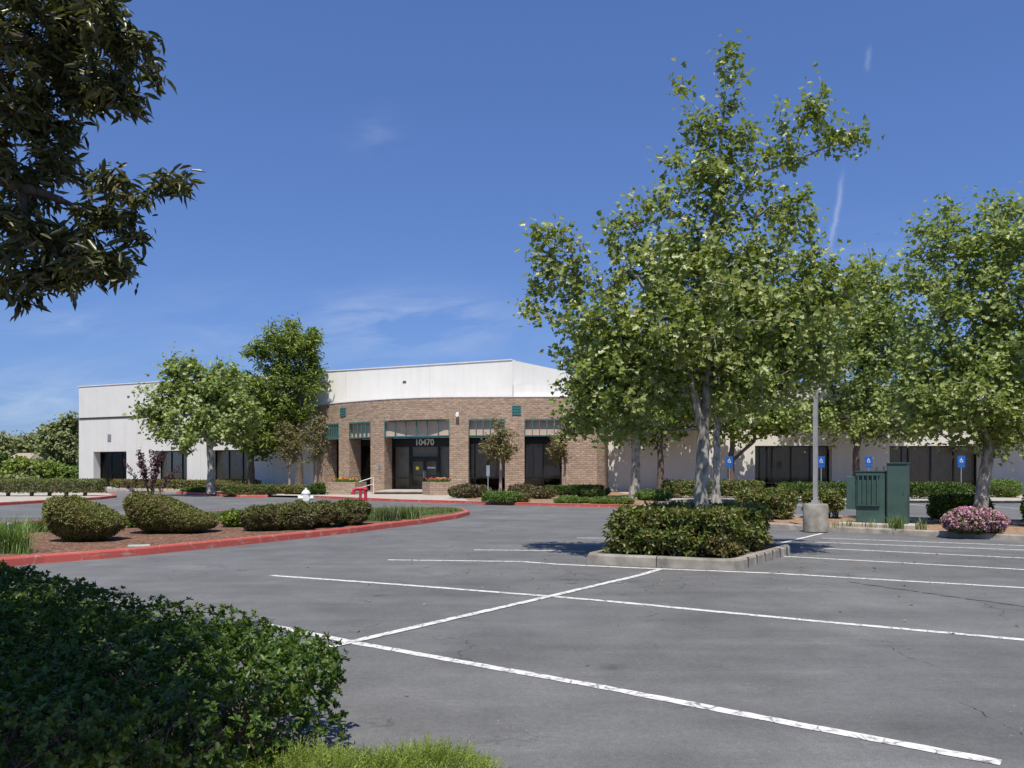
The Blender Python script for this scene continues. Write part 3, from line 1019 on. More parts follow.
def bush(name, label, cat, c, r, n, tmpl, lmat, size, power=2.4, shell=0.25, lump=0.10, rz=0.0, tilt=0.0, group=None, whorl=False, core=0.72,
         flowers=None, stems=0, seed=1, wide_top=0.0, jitter=0.5):
    """A rounded shrub standing at c (ground) with half sizes r (x, y) and height r[2]; superellipsoid with lumps."""
    base = (c[0], c[1], c[2])
    root = thing(name, label, cat, base, 0, group)
    a, b, h = r
    hz = h * 0.5

    def field(Q):
        q = np.abs(Q / np.array([a, b, hz]))
        k = 1 + wide_top * Q[:, 2] / hz
        q[:, 0] /= k; q[:, 1] /= k
        return (q ** power).sum(1) ** (1 / power) + lump * lumps(Q, 2.6 / max(a, 0.3), seed) + 0.55 * lump * lumps(Q, 7.0 / max(a, 0.3), seed + 40)
    Ps, got = [], 0
    while got < n:
        m = max(3000, 4 * n)
        Q = RNG.uniform(-1.25, 1.25, (m, 3)) * np.array([a, b, hz])
        f = field(Q)
        keep = (f < 1) & (f > 1 - shell) & (RNG.random(m) < np.where(f > 1 - shell * 0.5, 1, 0.4))
        Ps.append(Q[keep]); got += keep.sum()
    Q = np.concatenate(Ps)[:n]
    q = np.sign(Q) * np.abs(Q / np.array([a, b, hz])) ** (power - 1) / np.array([a, b, hz])
    N = unit(q)
    ca, sa = math.cos(rz), math.sin(rz)
    Rm = np.array([[ca, -sa, 0], [sa, ca, 0], [0, 0, 1]])

    def put(Q):
        W = Q.copy()
        W[:, 2] += tilt * W[:, 0] * (W[:, 2] + hz) / h
        W = W @ Rm.T
        return W + np.array([base[0], base[1], base[2] + hz])
    P = put(Q)
    (rose_from if whorl else foliage_from)(P, N @ Rm.T, root, tmpl, lmat, size, base, 'foliage', jitter)
    if core:
        u, v = 18, 10
        cv = []
        for j in range(v + 1):
            th = math.pi * j / v
            for i in range(u):
                ph = 2 * math.pi * i / u
                d = np.array([math.sin(th) * math.cos(ph), math.sin(th) * math.sin(ph), math.cos(th)])
                s = 1 / max(((np.abs(d) ** power).sum()) ** (1 / power), 1e-6) * core
                cv.append(d * s * np.array([a, b, hz]))
        cv = np.array(cv)
        cv = put(cv) - np.array(base)
        F = [[j * u + i, (j + 1) * u + i, (j + 1) * u + (i + 1) % u, j * u + (i + 1) % u] for j in range(v) for i in range(u)]
        link_mesh('inner_twigs', arrays_mesh('inner_twigs', cv, np.array(F)), M['twig'], root)
    if stems:
        S0 = np.column_stack([RNG.normal(size=stems) * a * 0.12, RNG.normal(size=stems) * b * 0.12, np.full(stems, -0.03)])
        pick = Q[RNG.integers(0, len(Q), stems)] * 0.85 + np.array([0, 0, hz])
        pick[:, :2] = (pick[:, :2] @ Rm[:2, :2].T)
        V, F = tubes_mesh('s', S0, pick, np.full(stems, 0.016), np.full(stems, 0.006), 4)
        link_mesh('stems', arrays_mesh('stems', V, F), M['twig'], root)
    if flowers:
        fm, nf, fs = flowers
        top = P[(Q[:, 2] > -0.65 * hz)]
        pk = top[RNG.integers(0, len(top), nf)]
        nn = unit(pk - np.array([base[0], base[1], base[2] + hz * 0.6]))
        pk = pk + nn * fs * 0.5
        rose_from(pk, nn, root, rosette(ROUND, 5, 0.3), fm, fs, base, 'blossoms')
    return root


def blades(name, root, pts, n_each, h, spread, mat, width=0.012, lean=0.5, name_part='blades'):
    """Arching grass blades, three quads each, round each point."""
    P = np.repeat(np.array(pts, float), n_each, axis=0)
    n = len(P)
    P = P + np.column_stack([RNG.normal(size=n) * spread, RNG.normal(size=n) * spread, np.zeros(n)])
    az = RNG.random(n) * 6.283
    d = np.column_stack([np.cos(az), np.sin(az), np.zeros(n)])
    side = np.column_stack([-np.sin(az), np.cos(az), np.zeros(n)])
    H = h * (0.6 + 0.6 * RNG.random(n))[:, None]
    ln = (lean * (0.3 + RNG.random(n)))[:, None]
    up = np.array([[0, 0, 1.0]])
    rows = []
    for t, w in ((0, 1.0), (0.4, 0.9), (0.75, 0.6), (1.0, 0.08)):
        c = P + up * H * (t - 0.25 * ln * t * t) + d * H * ln * t * t
        rows += [c - side * width * w / 2, c + side * width * w / 2]
    V = np.stack(rows, axis=1)
    q = np.array([[0, 1, 3, 2], [2, 3, 5, 4], [4, 5, 7, 6]])
    F = q[None] + (np.arange(n) * 8)[:, None, None]
    return link_mesh(name_part, arrays_mesh(name_part, V.reshape(-1, 3), F.reshape(-1, 4)), mat, root)


# ------------------------------------------------------------------ ground, roads, kerbs, markings
GA = MB(); GA.face([(-900, -60, -0.03), (900, -60, -0.03), (900, 1500, -0.03), (-900, 1500, -0.03)])
tag(GA.build('ground', M['ground']), kind='structure')
sheet('parking_lot', [(-70, -30), (75, -30), (75, 62), (-45, 90), (-70, 90)], 0.0, M['asphalt'])


def stripe(pts, w=0.10, z=0.004):
    pts = [Vector((p.x, p.y)) for p in pts]
    mb = MB()
    # subdivided so that the paint edge wavers a little
    L, Rr = [], []
    for a, b in zip(pts[:-1], pts[1:]):
        n = max(2, int((b - a).length / 0.12))
        d = (b - a).normalized()
        nn = Vector((-d.y, d.x))
        for k in range(n + 1):
            p = a.lerp(b, k / n)
            L.append(p + nn * (w / 2 + random.gauss(0, 0.004)))
            Rr.append(p - nn * (w / 2 + random.gauss(0, 0.004)))
    for i in range(len(L) - 1):
        if (L[i + 1] - L[i]).length < 1e-5: continue
        mb.face([(Rr[i].x, Rr[i].y, z), (Rr[i + 1].x, Rr[i + 1].y, z), (L[i + 1].x, L[i + 1].y, z), (L[i].x, L[i].y, z)])
    return tag(mb.build('parking_stripe', M['stripe']), kind='structure')


for st, dz in (([(262, 624), (357, 643.3), (600, 687), (766, 718.8), (1001, 763)], 0), ([(330, 647.3), (543, 598.3), (640, 575.5), (661, 569.3)], 1), ([(772, 545.5), (822, 533.6)], 1),
               ([(271, 575.6), (400, 584.8), (552, 596.6), (600, 600.6), (815, 621.2), (1024, 640), (1110, 648)], 0), ([(388, 560), (522, 561.7), (557, 564.4), (640, 568.2), (771, 573.3), (1024, 588), (1110, 593)], 0),
               ([(474, 550), (531, 550.5), (585, 551.5)], 0), ([(533, 543.5), (615, 544.6), (660, 545.4)], 0), ([(577, 538), (612, 538.4), (660, 539)], 0),
               ([(775, 556), (1110, 574.5)], 0), ([(800, 547.3), (1110, 562.5)], 0), ([(815, 542.3), (1110, 553.5)], 0), ([(822, 538.2), (1110, 549)], 0)):
    stripe([G(*p) for p in st], 0.105, 0.004 + 0.004 * dz)
# a filled seam in the tarmac
mb = MB()
prev = None
for k in range(40):
    t = k / 39
    p = G(848 + (1060 - 848) * t, 582 + (612 - 582) * t)
    p.x += 0.03 * math.sin(k * 1.3) + random.gauss(0, 0.015)
    w = 0.018 + 0.014 * abs(math.sin(k * 0.9))
    cur = ((p.x, p.y - w, 0.0041), (p.x, p.y + w, 0.0041))
    if prev: mb.face([prev[0], cur[0], cur[1], prev[1]])
    prev = cur
tag(mb.build('tarmac_seam', plain('bitumen', (0.05, 0.05, 0.05), 0.6)), kind='structure')

BITUMEN = bpy.data.materials['bitumen']
for pts_px in ([(955, 700), (985, 715), (1030, 738), (1090, 770)], [(880, 640), (902, 655), (940, 668)]):
    mb = MB(); prev = None
    P_ = [G(*q) for q in pts_px]
    for a, b in zip(P_[:-1], P_[1:]):
        n = int((b - a).length / 0.07) + 2
        for k in range(n):
            p = a.lerp(b, k / n) + Vector((random.gauss(0, 0.012), random.gauss(0, 0.02), 0))
            w = 0.004 + 0.006 * random.random()
            cur = ((p.x, p.y - w, 0.0042), (p.x, p.y + w, 0.0042))
            if prev: mb.face([prev[0], cur[0], cur[1], prev[1]])
            prev = cur
    tag(mb.build('tarmac_crack', BITUMEN), kind='structure')
nl = 420
LQ = np.concatenate([np.column_stack([RNG.uniform(-6, 16, 170), RNG.uniform(5, 30, 170)]), np.column_stack([RNG.normal(3.2, 2.6, 250), RNG.normal(14.6, 2.2, 250)])])
V, F = instances(OVAL, np.column_stack([LQ, np.full(nl, 0.012)]), rnd(nl) * [1, 1, 0.1], rnd(nl, 0.25) + [0, 0, 1], 0.05 * (0.5 + 0.8 * RNG.random(nl)))
tag(link_mesh('fallen_leaves', arrays_mesh('fallen_leaves', V, F), leaf_mat('dry_leaf', [(0.25, 0.17, 0.08), (0.36, 0.28, 0.15), (0.16, 0.10, 0.05)], 0.1, 0.8)), 'scattered small dry leaves lying on the tarmac', 'fallen leaves', kind='stuff')

# red-kerbed island on the left
isl = [(-90, 576), (45, 563.2), (100, 559.2), (150, 554.6), (260, 543.2), (350, 533.4), (430, 522.9), (458, 518.6), (470, 515), (462, 511.9), (440, 510.4), (370, 511),
       (290, 512.6), (210, 515.2), (125, 519.6), (50, 524.5), (-90, 534)]
ISL = ccw([tuple(G(*p)[:2]) for p in isl])
kerb_ring('red_kerb', ISL, M['red_kerb'], 0.17, 0.15)
sheet('mulch_bed', inset(ISL, 0.16), 0.125, M['mulch'])
lawn_px = [(352, 527.5), (430, 519.2), (456, 515.6), (464, 513.6), (456, 512.3), (440, 511.5), (370, 512.3), (290, 514), (210, 517), (125, 521.5), (50, 527), (-80, 537.5), (-80, 545),
           (45, 534), (125, 527.5), (215, 521.5), (300, 519)]
LAWN = ccw([tuple(G(*p)[:2]) for p in lawn_px])
sheet('lawn', LAWN, 0.131, M['turf'])
LA = np.array(LAWN)
Q = RNG.uniform(LA.min(0), LA.max(0), (60000, 2))
Q = Q[inside(LAWN, Q) > 0.05][:16000]
gr = bpy.data.objects.new('grass_base', None)
bl = blades('g', None, np.column_stack([Q, np.full(len(Q), 0.13)]), 1, 0.10, 0.01, M['blade'], 0.014, 0.6, 'grass')
tag(bl, 'short mown grass on the tip and back of the red-kerbed island', 'grass', kind='stuff')
bpy.data.objects.remove(gr)
# flat irrigation lid in the mulch
mb = MB(); p = G(139, 545.6, 0.134); mb.rbox((0, 0, 0.0), (0.20, 0.14, 0.012), 0.4, 0.008)
o = mb.build('valve_lid', plain('lid_grey', (0.34, 0.40, 0.34), 0.7)); o.location = (p.x, p.y, 0.134)
tag(o, 'flat grey-green irrigation lid lying in the bark mulch', 'irrigation lid')

# planter island in the middle of the bays
PLN = ccw([tuple(G(*p)[:2]) for p in ((581, 563.3), (738, 570.8), (795, 553.2))] + [(3.05, 16.9)])
PLNs = []
for i in range(4):
    a, b, c = (Vector(PLN[(i + k) % 4]) for k in (-1, 0, 1))
    for t in (0.0, 0.5, 1.0):
        q0, q1 = b + (a - b).normalized() * 0.30, b + (c - b).normalized() * 0.30
        PLNs.append(tuple(q0.lerp(b, t).lerp(b.lerp(q1, t), t)))
kerb_ring('kerb', PLNs, M['concrete'], 0.16, 0.17)
sheet('mulch_bed', inset(PLNs, 0.15), 0.13, M['mulch'])
# joints in that kerb
mb = MB()
for i in range(len(PLNs)):
    a, b = Vector(PLNs[i]), Vector(PLNs[(i + 1) % len(PLNs)])
    n = int((b - a).length / (0.42 if abs(b.x - a.x) < abs(b.y - a.y) else 1.3))
    for k in range(n):
        p = a.lerp(b, (k + 0.5) / n)
        d = (b - a).normalized(); nn = Vector((-d.y, d.x))
        mb.box((p.x + nn.x * 0.072, p.y + nn.y * 0.072, 0.085), (0.006, 0.075, 0.0875), math.atan2(d.y, d.x))
tag(mb.build('kerb_joint', M['dark_in']), kind='structure')

# long planting strip on the right
STR = ccw([tuple(G(*p)[:2]) for p in ((742, 526.2), (790, 529.4), (880, 533.8), (1024, 541.2), (1150, 548.5))] + [(17.5, 17.3), (20.5, 21.5), (8.6, 27.5), (7.2, 25.6)])
kerb_ring('kerb', STR, M['concrete'], 0.16, 0.14)
sheet('soil_bed', inset(STR, 0.15), 0.115, M['soil'])

# pavement and beds along the building; the kerb is red in front of the entrance
front = [(313, 498.0), (340, 499.2), (400, 502), (440, 503), (478, 504.2), (548, 506.2), (638, 508.2)]
FR = [tuple(G(*p)[:2]) for p in front]
PAVE = FR + [(7.5, 36.5), (8.4, 41.0), (45, 38), (45, 56), (7, 60), (-15.5, 64), (-17.5, 50.5)]
sheet('pavement', PAVE, 0.118, M['pavement'])


def kerb_line(name, pts, mat, w=0.15, h=0.14):
    mb = MB()
    pts = [Vector(p) for p in pts]
    rings = []
    for i, p in enumerate(pts):
        d = (pts[min(i + 1, len(pts) - 1)] - pts[max(i - 1, 0)]).normalized()
        nn = Vector((-d.y, d.x))
        rings.append([(p.x + nn.x * o_, p.y + nn.y * o_, z) for o_, z in ((0, -0.02), (0.01, h - 0.03), (0.03, h), (w, h), (w, -0.02))])
    mb.loft(rings, True)
    return tag(mb.build(name, mat), kind='structure')


kerb_line('red_kerb', FR, M['red_kerb'])
kerb_line('kerb', [FR[-1], (6.3, 34.9), (7.5, 36.5), (8.4, 41.0), (20, 40.2), (45, 38)], M['concrete'])
BED = [tuple(G(*p)[:2]) for p in ((468, 502.9), (548, 505.4), (638, 507.4))] + [(7.2, 37), (7.9, 41.5), (7.3, 57), (5.5, 53.6), (-2.5, 53.9), (-3.0, 47.0)]
sheet('mulch_bed', BED, 0.123, M['soil'])
sheet('mulch_bed', [(8.6, 49.5), (44, 47), (44, 53), (8.0, 57)], 0.123, M['soil'])
sheet('mulch_bed', [(-14.2, 50.5), (-16.6, 50.0), (-18.0, 58.0), (-40, 70.5), (-39, 66), (-20, 55.5), (-20, 54), (-17.5, 48.8)], 0.1, M['soil'])
kerb_line('kerb', [(-39.5, 65.6), (-28, 60.0), (-21.5, 56.2)], M['concrete'])
# small tree island and the far left bed
TI = ccw([tuple(G(*p)[:2]) for p in ((176, 493.6), (205, 495.6), (240, 497.4), (268, 497.5), (272, 495.6), (262, 493.2), (215, 491.5), (186, 491.2))])
kerb_ring('red_kerb', TI, M['red_kerb'], 0.17, 0.15)
sheet('mulch_bed', inset(TI, 0.16), 0.125, M['soil'])
FLB = ccw([tuple(G(*p)[:2]) for p in ((-140, 511), (0, 505.6), (50, 502.6), (100, 499.6), (117, 497.6), (112, 495.0), (70, 493.5), (-140, 493.5))])
kerb_ring('red_kerb', FLB, M['red_kerb'], 0.2, 0.15)
sheet('soil_bed', inset(FLB, 0.19), 0.125, M['pavement'])
# bed under the hedge beside the camera
NB = [(-9.5, 9.9), (-9.0, 2.0), (0.3, 1.6), (-0.75, 3.85), (-1.25, 4.6), (-2.3, 5.6), (-3.4, 6.4), (-6.3, 9.2)]
NBs = smooth_poly(ccw(NB), 2)
kerb_ring('kerb', NBs, M['concrete'], 0.15, 0.10)
sheet('soil_bed', inset(NBs, 0.14), 0.08, M['soil'])
# blue access bay paint glimpsed behind the pole
sheet('bay_marking', [(9.2, 28.5), (11.6, 28.2), (11.8, 29.6), (9.4, 29.9)], 0.005, M['blue_paint'])
for k in range(9):
    x = 10.5 + k * 2.75
    stripe([Vector((x, 33.5 - 0.05 * x, 0)), Vector((x + 0.4, 40.3 - 0.08 * (x - 8), 0))], 0.1)

# ------------------------------------------------------------------ the building
bld = thing('office_building', 'low white and tan brick office building with curved brick entrance front and dark windows', 'building', (0, 55, 0))
BO = np.array([0, 55, 0])


class Path:
    def __init__(s, pts):
        s.p = [Vector(p) for p in pts]
        s.s = [0.0]
        for a, b in zip(s.p[:-1], s.p[1:]): s.s.append(s.s[-1] + (b - a).length)

    def at(s, t):
        for i in range(len(s.p) - 1):
            if t <= s.s[i + 1] + 1e-9 or i == len(s.p) - 2:
                k = (t - s.s[i]) / (s.s[i + 1] - s.s[i])
                return s.p[i].lerp(s.p[i + 1], k)

    def px(s, px):
        """Arc length where the sight line of column px meets the path."""
        m = (px - 512.0) / FOC
        for i in range(len(s.p) - 1):
            a, b = s.p[i], s.p[i + 1]
            fa, fb = a.x - m * a.y, b.x - m * b.y
            if fa * fb <= 0:
                k = fa / (fa - fb)
                return s.s[i] + k * (s.s[i + 1] - s.s[i])
        return None


def loc(p, z):
    return (p.x - BO[0], p.y - BO[1], z)


def wall(name, path, z0, z1, openings, mat, depth=1.0, thick=0.35, s_rng=None):
    """Outer skin along a path with rectangular openings and their reveals; returns the opening frames."""
    mb = MB()
    sa, sb = s_rng or (0.0, path.s[-1])
    cuts = sorted({round(x, 5) for x in [sa, sb] + [q for q in path.s if sa < q < sb] + [c for o in openings for c in o[:2]]})
    zc = sorted({z0, z1} | {c for o in openings for c in o[2:4] if z0 < c < z1})
    for a, b in zip(cuts[:-1], cuts[1:]):
        pa, pb = path.at(a), path.at(b)
        for u, v in zip(zc[:-1], zc[1:]):
            mid = ((a + b) / 2, (u + v) / 2)
            if any(o[0] < mid[0] < o[1] and o[2] < mid[1] < o[3] for o in openings): continue
            mb.face([loc(pa, u), loc(pb, u), loc(pb, v), loc(pa, v)], [(a, u), (b, u), (b, v), (a, v)])
    res = []
    for o in openings:
        a, b, u, v = o[:4]
        dp = o[4] if len(o) > 4 else depth
        pa, pb = path.at(a), path.at(b)
        t = (pb - pa).normalized()
        n = Vector((-t.y, t.x))
        qa, qb = pa + n * dp, pb + n * dp
        mb.face([loc(pa, v), loc(qa, v), loc(qa, u), loc(pa, u)], [(a, v), (a + dp, v), (a + dp, u), (a, u)])
        mb.face([loc(pb, u), loc(qb, u), loc(qb, v), loc(pb, v)], [(b, u), (b + dp, u), (b + dp, v), (b, v)])
        mid = [c for c in path.s if a < c < b]
        line = [pa] + [path.at(c) for c in mid] + [pb]
        mb.face([loc(p, v) for p in line] + [loc(qb, v), loc(qa, v)], [(p.x, p.y) for p in line] + [(qb.x, qb.y), (qa.x, qa.y)])
        mb.face([loc(p, u) for p in line[::-1]] + [loc(qa, u), loc(qb, u)], [(p.x, p.y) for p in line[::-1]] + [(qa.x, qa.y), (qb.x, qb.y)])
        res.append((pa, pb, qa, qb, t, n, u, v))
    # thickness of the top edge
    for a, b in zip(cuts[:-1], cuts[1:]):
        pa, pb = path.at(a), path.at(b)
        t = (pb - pa).normalized(); n = Vector((-t.y, t.x)) * thick
        mb.face([loc(pa, z1), loc(pb, z1), loc(pb + n, z1), loc(pa + n, z1)], [(a, z1), (b, z1), (b, z1 + thick), (a, z1 + thick)])
        mb.face([loc(pb + n, z1), loc(pb + n, z1 - 1.0), loc(pa + n, z1 - 1.0), loc(pa + n, z1)], [(b, z1), (b, z1 - 1), (a, z1 - 1), (a, z1)])
    o = mb.build(name, mat, bld)
    return o, res


def bar(mb, o, t, n, x0, x1, y0, y1, z0, z1):
    """Box in the local frame of a wall: x along t, y inwards along n."""
    c = o + t * ((x0 + x1) / 2) + n * ((y0 + y1) / 2)
    mb.box(loc(c, (z0 + z1) / 2), ((x1 - x0) / 2, (y1 - y0) / 2, (z1 - z0) / 2), math.atan2(t.y, t.x))


def window(o, t, n, w, z0, z1, xs, zs, blind=True, spandrel=0.0, low=0.75, doors=None, fw=0.07):
    """Storefront glazing: dark frame, one set of panes, cloth blinds behind. xs, zs: mullion and rail positions."""
    fr = MB()
    e = 0.004
    bar(fr, o, t, n, e, w - e, -0.06, 0.06, z1 - fw - e, z1 - e)
    bar(fr, o, t, n, e, w - e, -0.06, 0.06, z0 + e, z0 + fw + e)
    for x in [fw / 2 + e] + list(xs) + [w - fw / 2 - e]:
        bar(fr, o, t, n, x - fw / 2, x + fw / 2, -0.063, 0.063, z0 + fw + e + 0.001, z1 - fw - e - 0.001)
    for z in zs:
        bar(fr, o, t, n, fw, w - fw, -0.052, 0.052, z - fw / 2, z + fw / 2)
    if spandrel:
        bar(fr, o, t, n, fw, w - fw, -0.03, 0.03, z1 - spandrel, z1 - fw)
    root = fr.build('window', M['frame'], bld)
    g = MB()
    bar(g, o, t, n, fw * 0.6, w - fw * 0.6, -0.006, 0.006, z0 + fw * 0.6, z1 - max(spandrel, fw * 0.6))
    g.build('pane', M['glass'], root)
    b = MB()
    if blind:
        x = 0.02
        while x < w - 0.12:
            ww = 0.115
            k = math.sin(x * 9.7) * 0.5
            if random.random() > 0.05:
                bar(b, o, t, n, x, x + ww, 0.14 + 0.02 * k, 0.152 + 0.02 * k, z0 + low + 0.02 * k, z1 - 0.05)
            x += 0.128
        b.build('blind', M['blind'], root)
    d = MB()
    bar(d, o, t, n, -0.03, w + 0.03, 0.9, 0.95, z0, z1)
    bar(d, o, t, n, -0.03, 0.0, 0.065, 0.9, z0, z1)
    bar(d, o, t, n, w, w + 0.03, 0.065, 0.9, z0, z1)
    bar(d, o, t, n, 0.0, w, 0.065, 0.9, z1 - 0.03, z1)
    bar(d, o, t, n, 0.0, w, 0.065, 0.9, z0, z0 + 0.03)
    d.build('interior', M['dark_in'], root)
    return root


# --- tall white block: one long straight wall facing the forecourt
TA, TB = Vector((-39.2, 72.4)), Vector((0.0, 54.8))
TALL = Path([TA, TB])
TZ = 9.2
s_join = (Vector((-15.3, 61.66)) - TA).length
ops = []
for p0, p1 in ((93.5, 126.5), (154, 187), (209, 251)):
    ops.append((TALL.px(p0), TALL.px(p1), 0.18, 3.32, 0.75))
_, fr = wall('white_wall', TALL, 0.0, 6.15, ops, M['white'], s_rng=(0.0, s_join))
for pa, pb, qa, qb, t, n, u, v in fr:
    w = (qb - qa).length
    xs = [w / 3, 2 * w / 3] if w < 5 else [w / 4, w / 2, 3 * w / 4]
    window(qa, t, n, w, u, v, xs, [u + 0.72])
UP = Path([TA, TB])
wall('white_parapet_wall', UP, 6.40, TZ, [], M['white'], s_rng=(0.0, s_join))
wall('white_parapet_wall', UP, 6.40, TZ, [], M['white_paler'], s_rng=(s_join, UP.s[-1]))
tt = (TB - TA).normalized(); tn = Vector((-tt.y, tt.x))
mb = MB(); bar(mb, TA, tt, tn, 0.0, s_join, 0.07, 0.2, 6.15, 6.40); mb.build('reveal_band', M['band'], bld)
mb = MB(); bar(mb, TA, tt, tn, s_join, (TB - TA).length - 0.02, 0.3, 0.4, 6.3, 6.5); mb.build('reveal_band', M['band'], bld)
mb = MB(); bar(mb, TA, tt, tn, -0.05, (TB - TA).length + 0.02, -0.05, 0.42, TZ, TZ + 0.07); mb.build('coping', M['white_metal'], bld)
CZ = 8.70                                       # the parapet falls away round the corner
CP = [TB, Vector((4.3, 57.7)), Vector((4.3, 85))]
mb = MB()
l0, l1 = (CP[1] - CP[0]).length, (CP[2] - CP[1]).length
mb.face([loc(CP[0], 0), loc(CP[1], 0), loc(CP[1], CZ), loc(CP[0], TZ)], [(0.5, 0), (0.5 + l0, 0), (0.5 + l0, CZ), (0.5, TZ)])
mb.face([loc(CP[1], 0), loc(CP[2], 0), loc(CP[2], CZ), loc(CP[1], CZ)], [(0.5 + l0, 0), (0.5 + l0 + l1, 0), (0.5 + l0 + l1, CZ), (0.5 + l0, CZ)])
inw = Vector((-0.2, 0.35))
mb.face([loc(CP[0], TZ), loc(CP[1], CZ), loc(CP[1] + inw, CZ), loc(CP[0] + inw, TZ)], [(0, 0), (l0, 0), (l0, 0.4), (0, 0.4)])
mb.build('white_side_wall', M['white_paler'], bld)
EW = Path([Vector((-33, 90)), TA]); wall('white_end_wall', EW, 0.0, TZ, [], M['white'])
mb = MB(); mb.face([loc(Vector(p), TZ - 0.9) for p in ((-39.0, 72.6), (0.0, 55.1), (4.1, 58.0), (4.1, 85), (-33, 90))]); mb.build('roof', M['roof'], bld)
for px in (128.5, 404.5):
    s = TALL.px(px)
    mb = MB(); bar(mb, TALL.at(s), tt, tn, -0.14, 0.14, -0.02, 0.1, 8.0, 8.17); mb.build('scupper', plain('scupper_brown', (0.12, 0.09, 0.07)), bld)
s = TALL.px(109.5)
mb = MB(); bar(mb, TALL.at(s), tt, tn, -0.21, 0.21, -0.03, 0.1, 4.2, 4.85); mb.build('wall_vent', plain('vent_grey', (0.22, 0.24, 0.24)), bld)

# --- brick front: curved on the left, straight on the right
cp = [(-15.3, 61.66), (-13.75, 59.95), (-12.2, 58.5), (-9.3, 56.3), (-6.3, 54.85), (-4.29, 54.38)]
pts = []
for i in range(len(cp) - 1):
    p0, p1, p2, p3 = (Vector(cp[min(max(i + k, 0), len(cp) - 1)]) for k in (-1, 0, 1, 2))
    for k in range(5):
        u = k / 5
        pts.append(0.5 * ((2 * p1) + (p2 - p0) * u + (2 * p0 - 5 * p1 + 4 * p2 - p3) * u * u + (3 * p1 - p0 - 3 * p2 + p3) * u ** 3))
pts += [Vector(cp[-1]), Vector((5.72, 54.02)), Vector((6.35, 54.9)), Vector((7.0, 57.9))]
BR = Path(pts)
BZ, CT, CB = 6.60, 5.12, 3.95
spans = [(324.2, 338.8), (349.2, 370.5), (384.3, 449.5), (468.5, 505), (524.5, 562)]
ops = []
for k, (p0, p1) in enumerate(spans):
    ops.append((BR.px(p0), BR.px(p1), 0.16, CT, 1.25))
brick_o, fr = wall('brick_facade', BR, 0.0, BZ, ops, M['brick'], thick=0.4)
mb = MB()
for a, b in zip(BR.p[:-1], BR.p[1:]):
    t = (b - a).normalized(); n = Vector((-t.y, t.x))
    bar(mb, a, t, n, -0.02, (b - a).length, -0.03, 0.45, BZ + 0.002, BZ + 0.06)
mb.build('coping', M['white_metal'], bld)
mb = MB(); mb.face([loc(p + Vector((0.25, 0.25)), BZ - 0.15) for p in BR.p] + [loc(Vector(q), BZ - 0.15) for q in ((7, 60), (-0.2, 56), (-14.9, 61.9))]); mb.build('roof', M['roof'], bld)
for k, (pa, pb, qa, qb, t, n, u, v) in enumerate(fr):
    w = (pb - pa).length
    # canopy: teal steel grille in the wall plane, tan box behind it
    cn = MB()
    nb = (6, 5, 6, 5, 5)[k]
    bw = 0.055
    bar(cn, pa, t, n, 0.003, w - 0.003, -0.03, 0.05, CT - 0.09, CT - 0.003)
    bar(cn, pa, t, n, 0.003, w - 0.003, -0.03, 0.05, CB, CB + 0.09)
    for i in range(nb + 1):
        x = 0.003 + bw / 2 + (w - bw - 0.006) * i / nb
        bar(cn, pa, t, n, x - bw / 2, x + bw / 2, -0.033, 0.053, CB + 0.091, CT - 0.091)
    c_o = cn.build('canopy_grille', M['teal'], bld)
    pn = MB()
    bar(pn, pa, t, n, 0.002, w - 0.002, 0.26, 0.5, CB + 0.02, CT - 0.003)
    bar(pn, pa, t, n, 0.002, w - 0.002, 0.0505, 0.26, CB + 0.02, CB + 0.06)
    pn.build('canopy_panel', M['tan'], c_o)
    wq = (qb - qa).length
    z0 = u + 0.02
    if k == 2:
        continue
    xs = [wq / 2] if k in (1, 4) else ([wq / 2] if k == 3 else [])
    window(qa - n * 0.09, t, n, wq, z0, CB - 0.02, xs, [z0 + 0.95], low=0.9, spandrel=0.45)
# back of the recess above the glazing
for k, (pa, pb, qa, qb, t, n, u, v) in enumerate(fr):
    w = (qb - qa).length
    mb = MB(); bar(mb, qa, t, n, 0.004, w - 0.004, -0.15, 0.1, CB + 0.0, CT - 0.004); mb.build('soffit_box', M['frame'], bld)

# entrance glazing with double door
pa, pb, qa, qb, t, n, u, v = fr[2]
W = (qb - qa).length
z0, z1 = 0.32, CB - 0.02
o0 = qa - n * 0.09
xl, xm, xr = W * 0.285, W * 0.515, W * 0.735
fr_mb = MB(); fw = 0.10
for x, ww in ((fw / 2 + 0.004, fw), (xl, fw * 1.2), (xr, fw * 1.6), (W - fw / 2 - 0.004, fw)):
    bar(fr_mb, o0, t, n, x - ww / 2, x + ww / 2, -0.063, 0.063, u + 0.002, z1)
bar(fr_mb, o0, t, n, fw, W - fw, -0.055, 0.055, z1 - 0.62, z1 - 0.002)
bar(fr_mb, o0, t, n, xl + 0.06, xr - 0.08, -0.05, 0.05, 2.42, 2.62)
bar(fr_mb, o0, t, n, fw, xl - 0.06, -0.05, 0.05, u + 0.003, u + 0.2)
bar(fr_mb, o0, t, n, xr + 0.08, W - fw, -0.05, 0.05, u + 0.003, u + 0.2)
bar(fr_mb, o0, t, n, xr + 0.08, W - fw, -0.045, 0.045, 1.05, 1.13)
bar(fr_mb, o0, t, n, fw, xl - 0.06, -0.045, 0.045, 1.05, 1.13)
ent = fr_mb.build('window', M['frame'], bld)
g = MB()
bar(g, o0, t, n, fw * 0.9, xl - 0.06, -0.006, 0.006, u + 0.2, z1 - 0.6)
bar(g, o0, t, n, xr + 0.08, W - fw * 0.9, -0.006, 0.006, u + 0.2, z1 - 0.6)
bar(g, o0, t, n, xl + 0.05, xr - 0.07, -0.006, 0.006, 2.6, z1 - 0.6)
g.build('pane', M['glass'], ent)
b = MB()
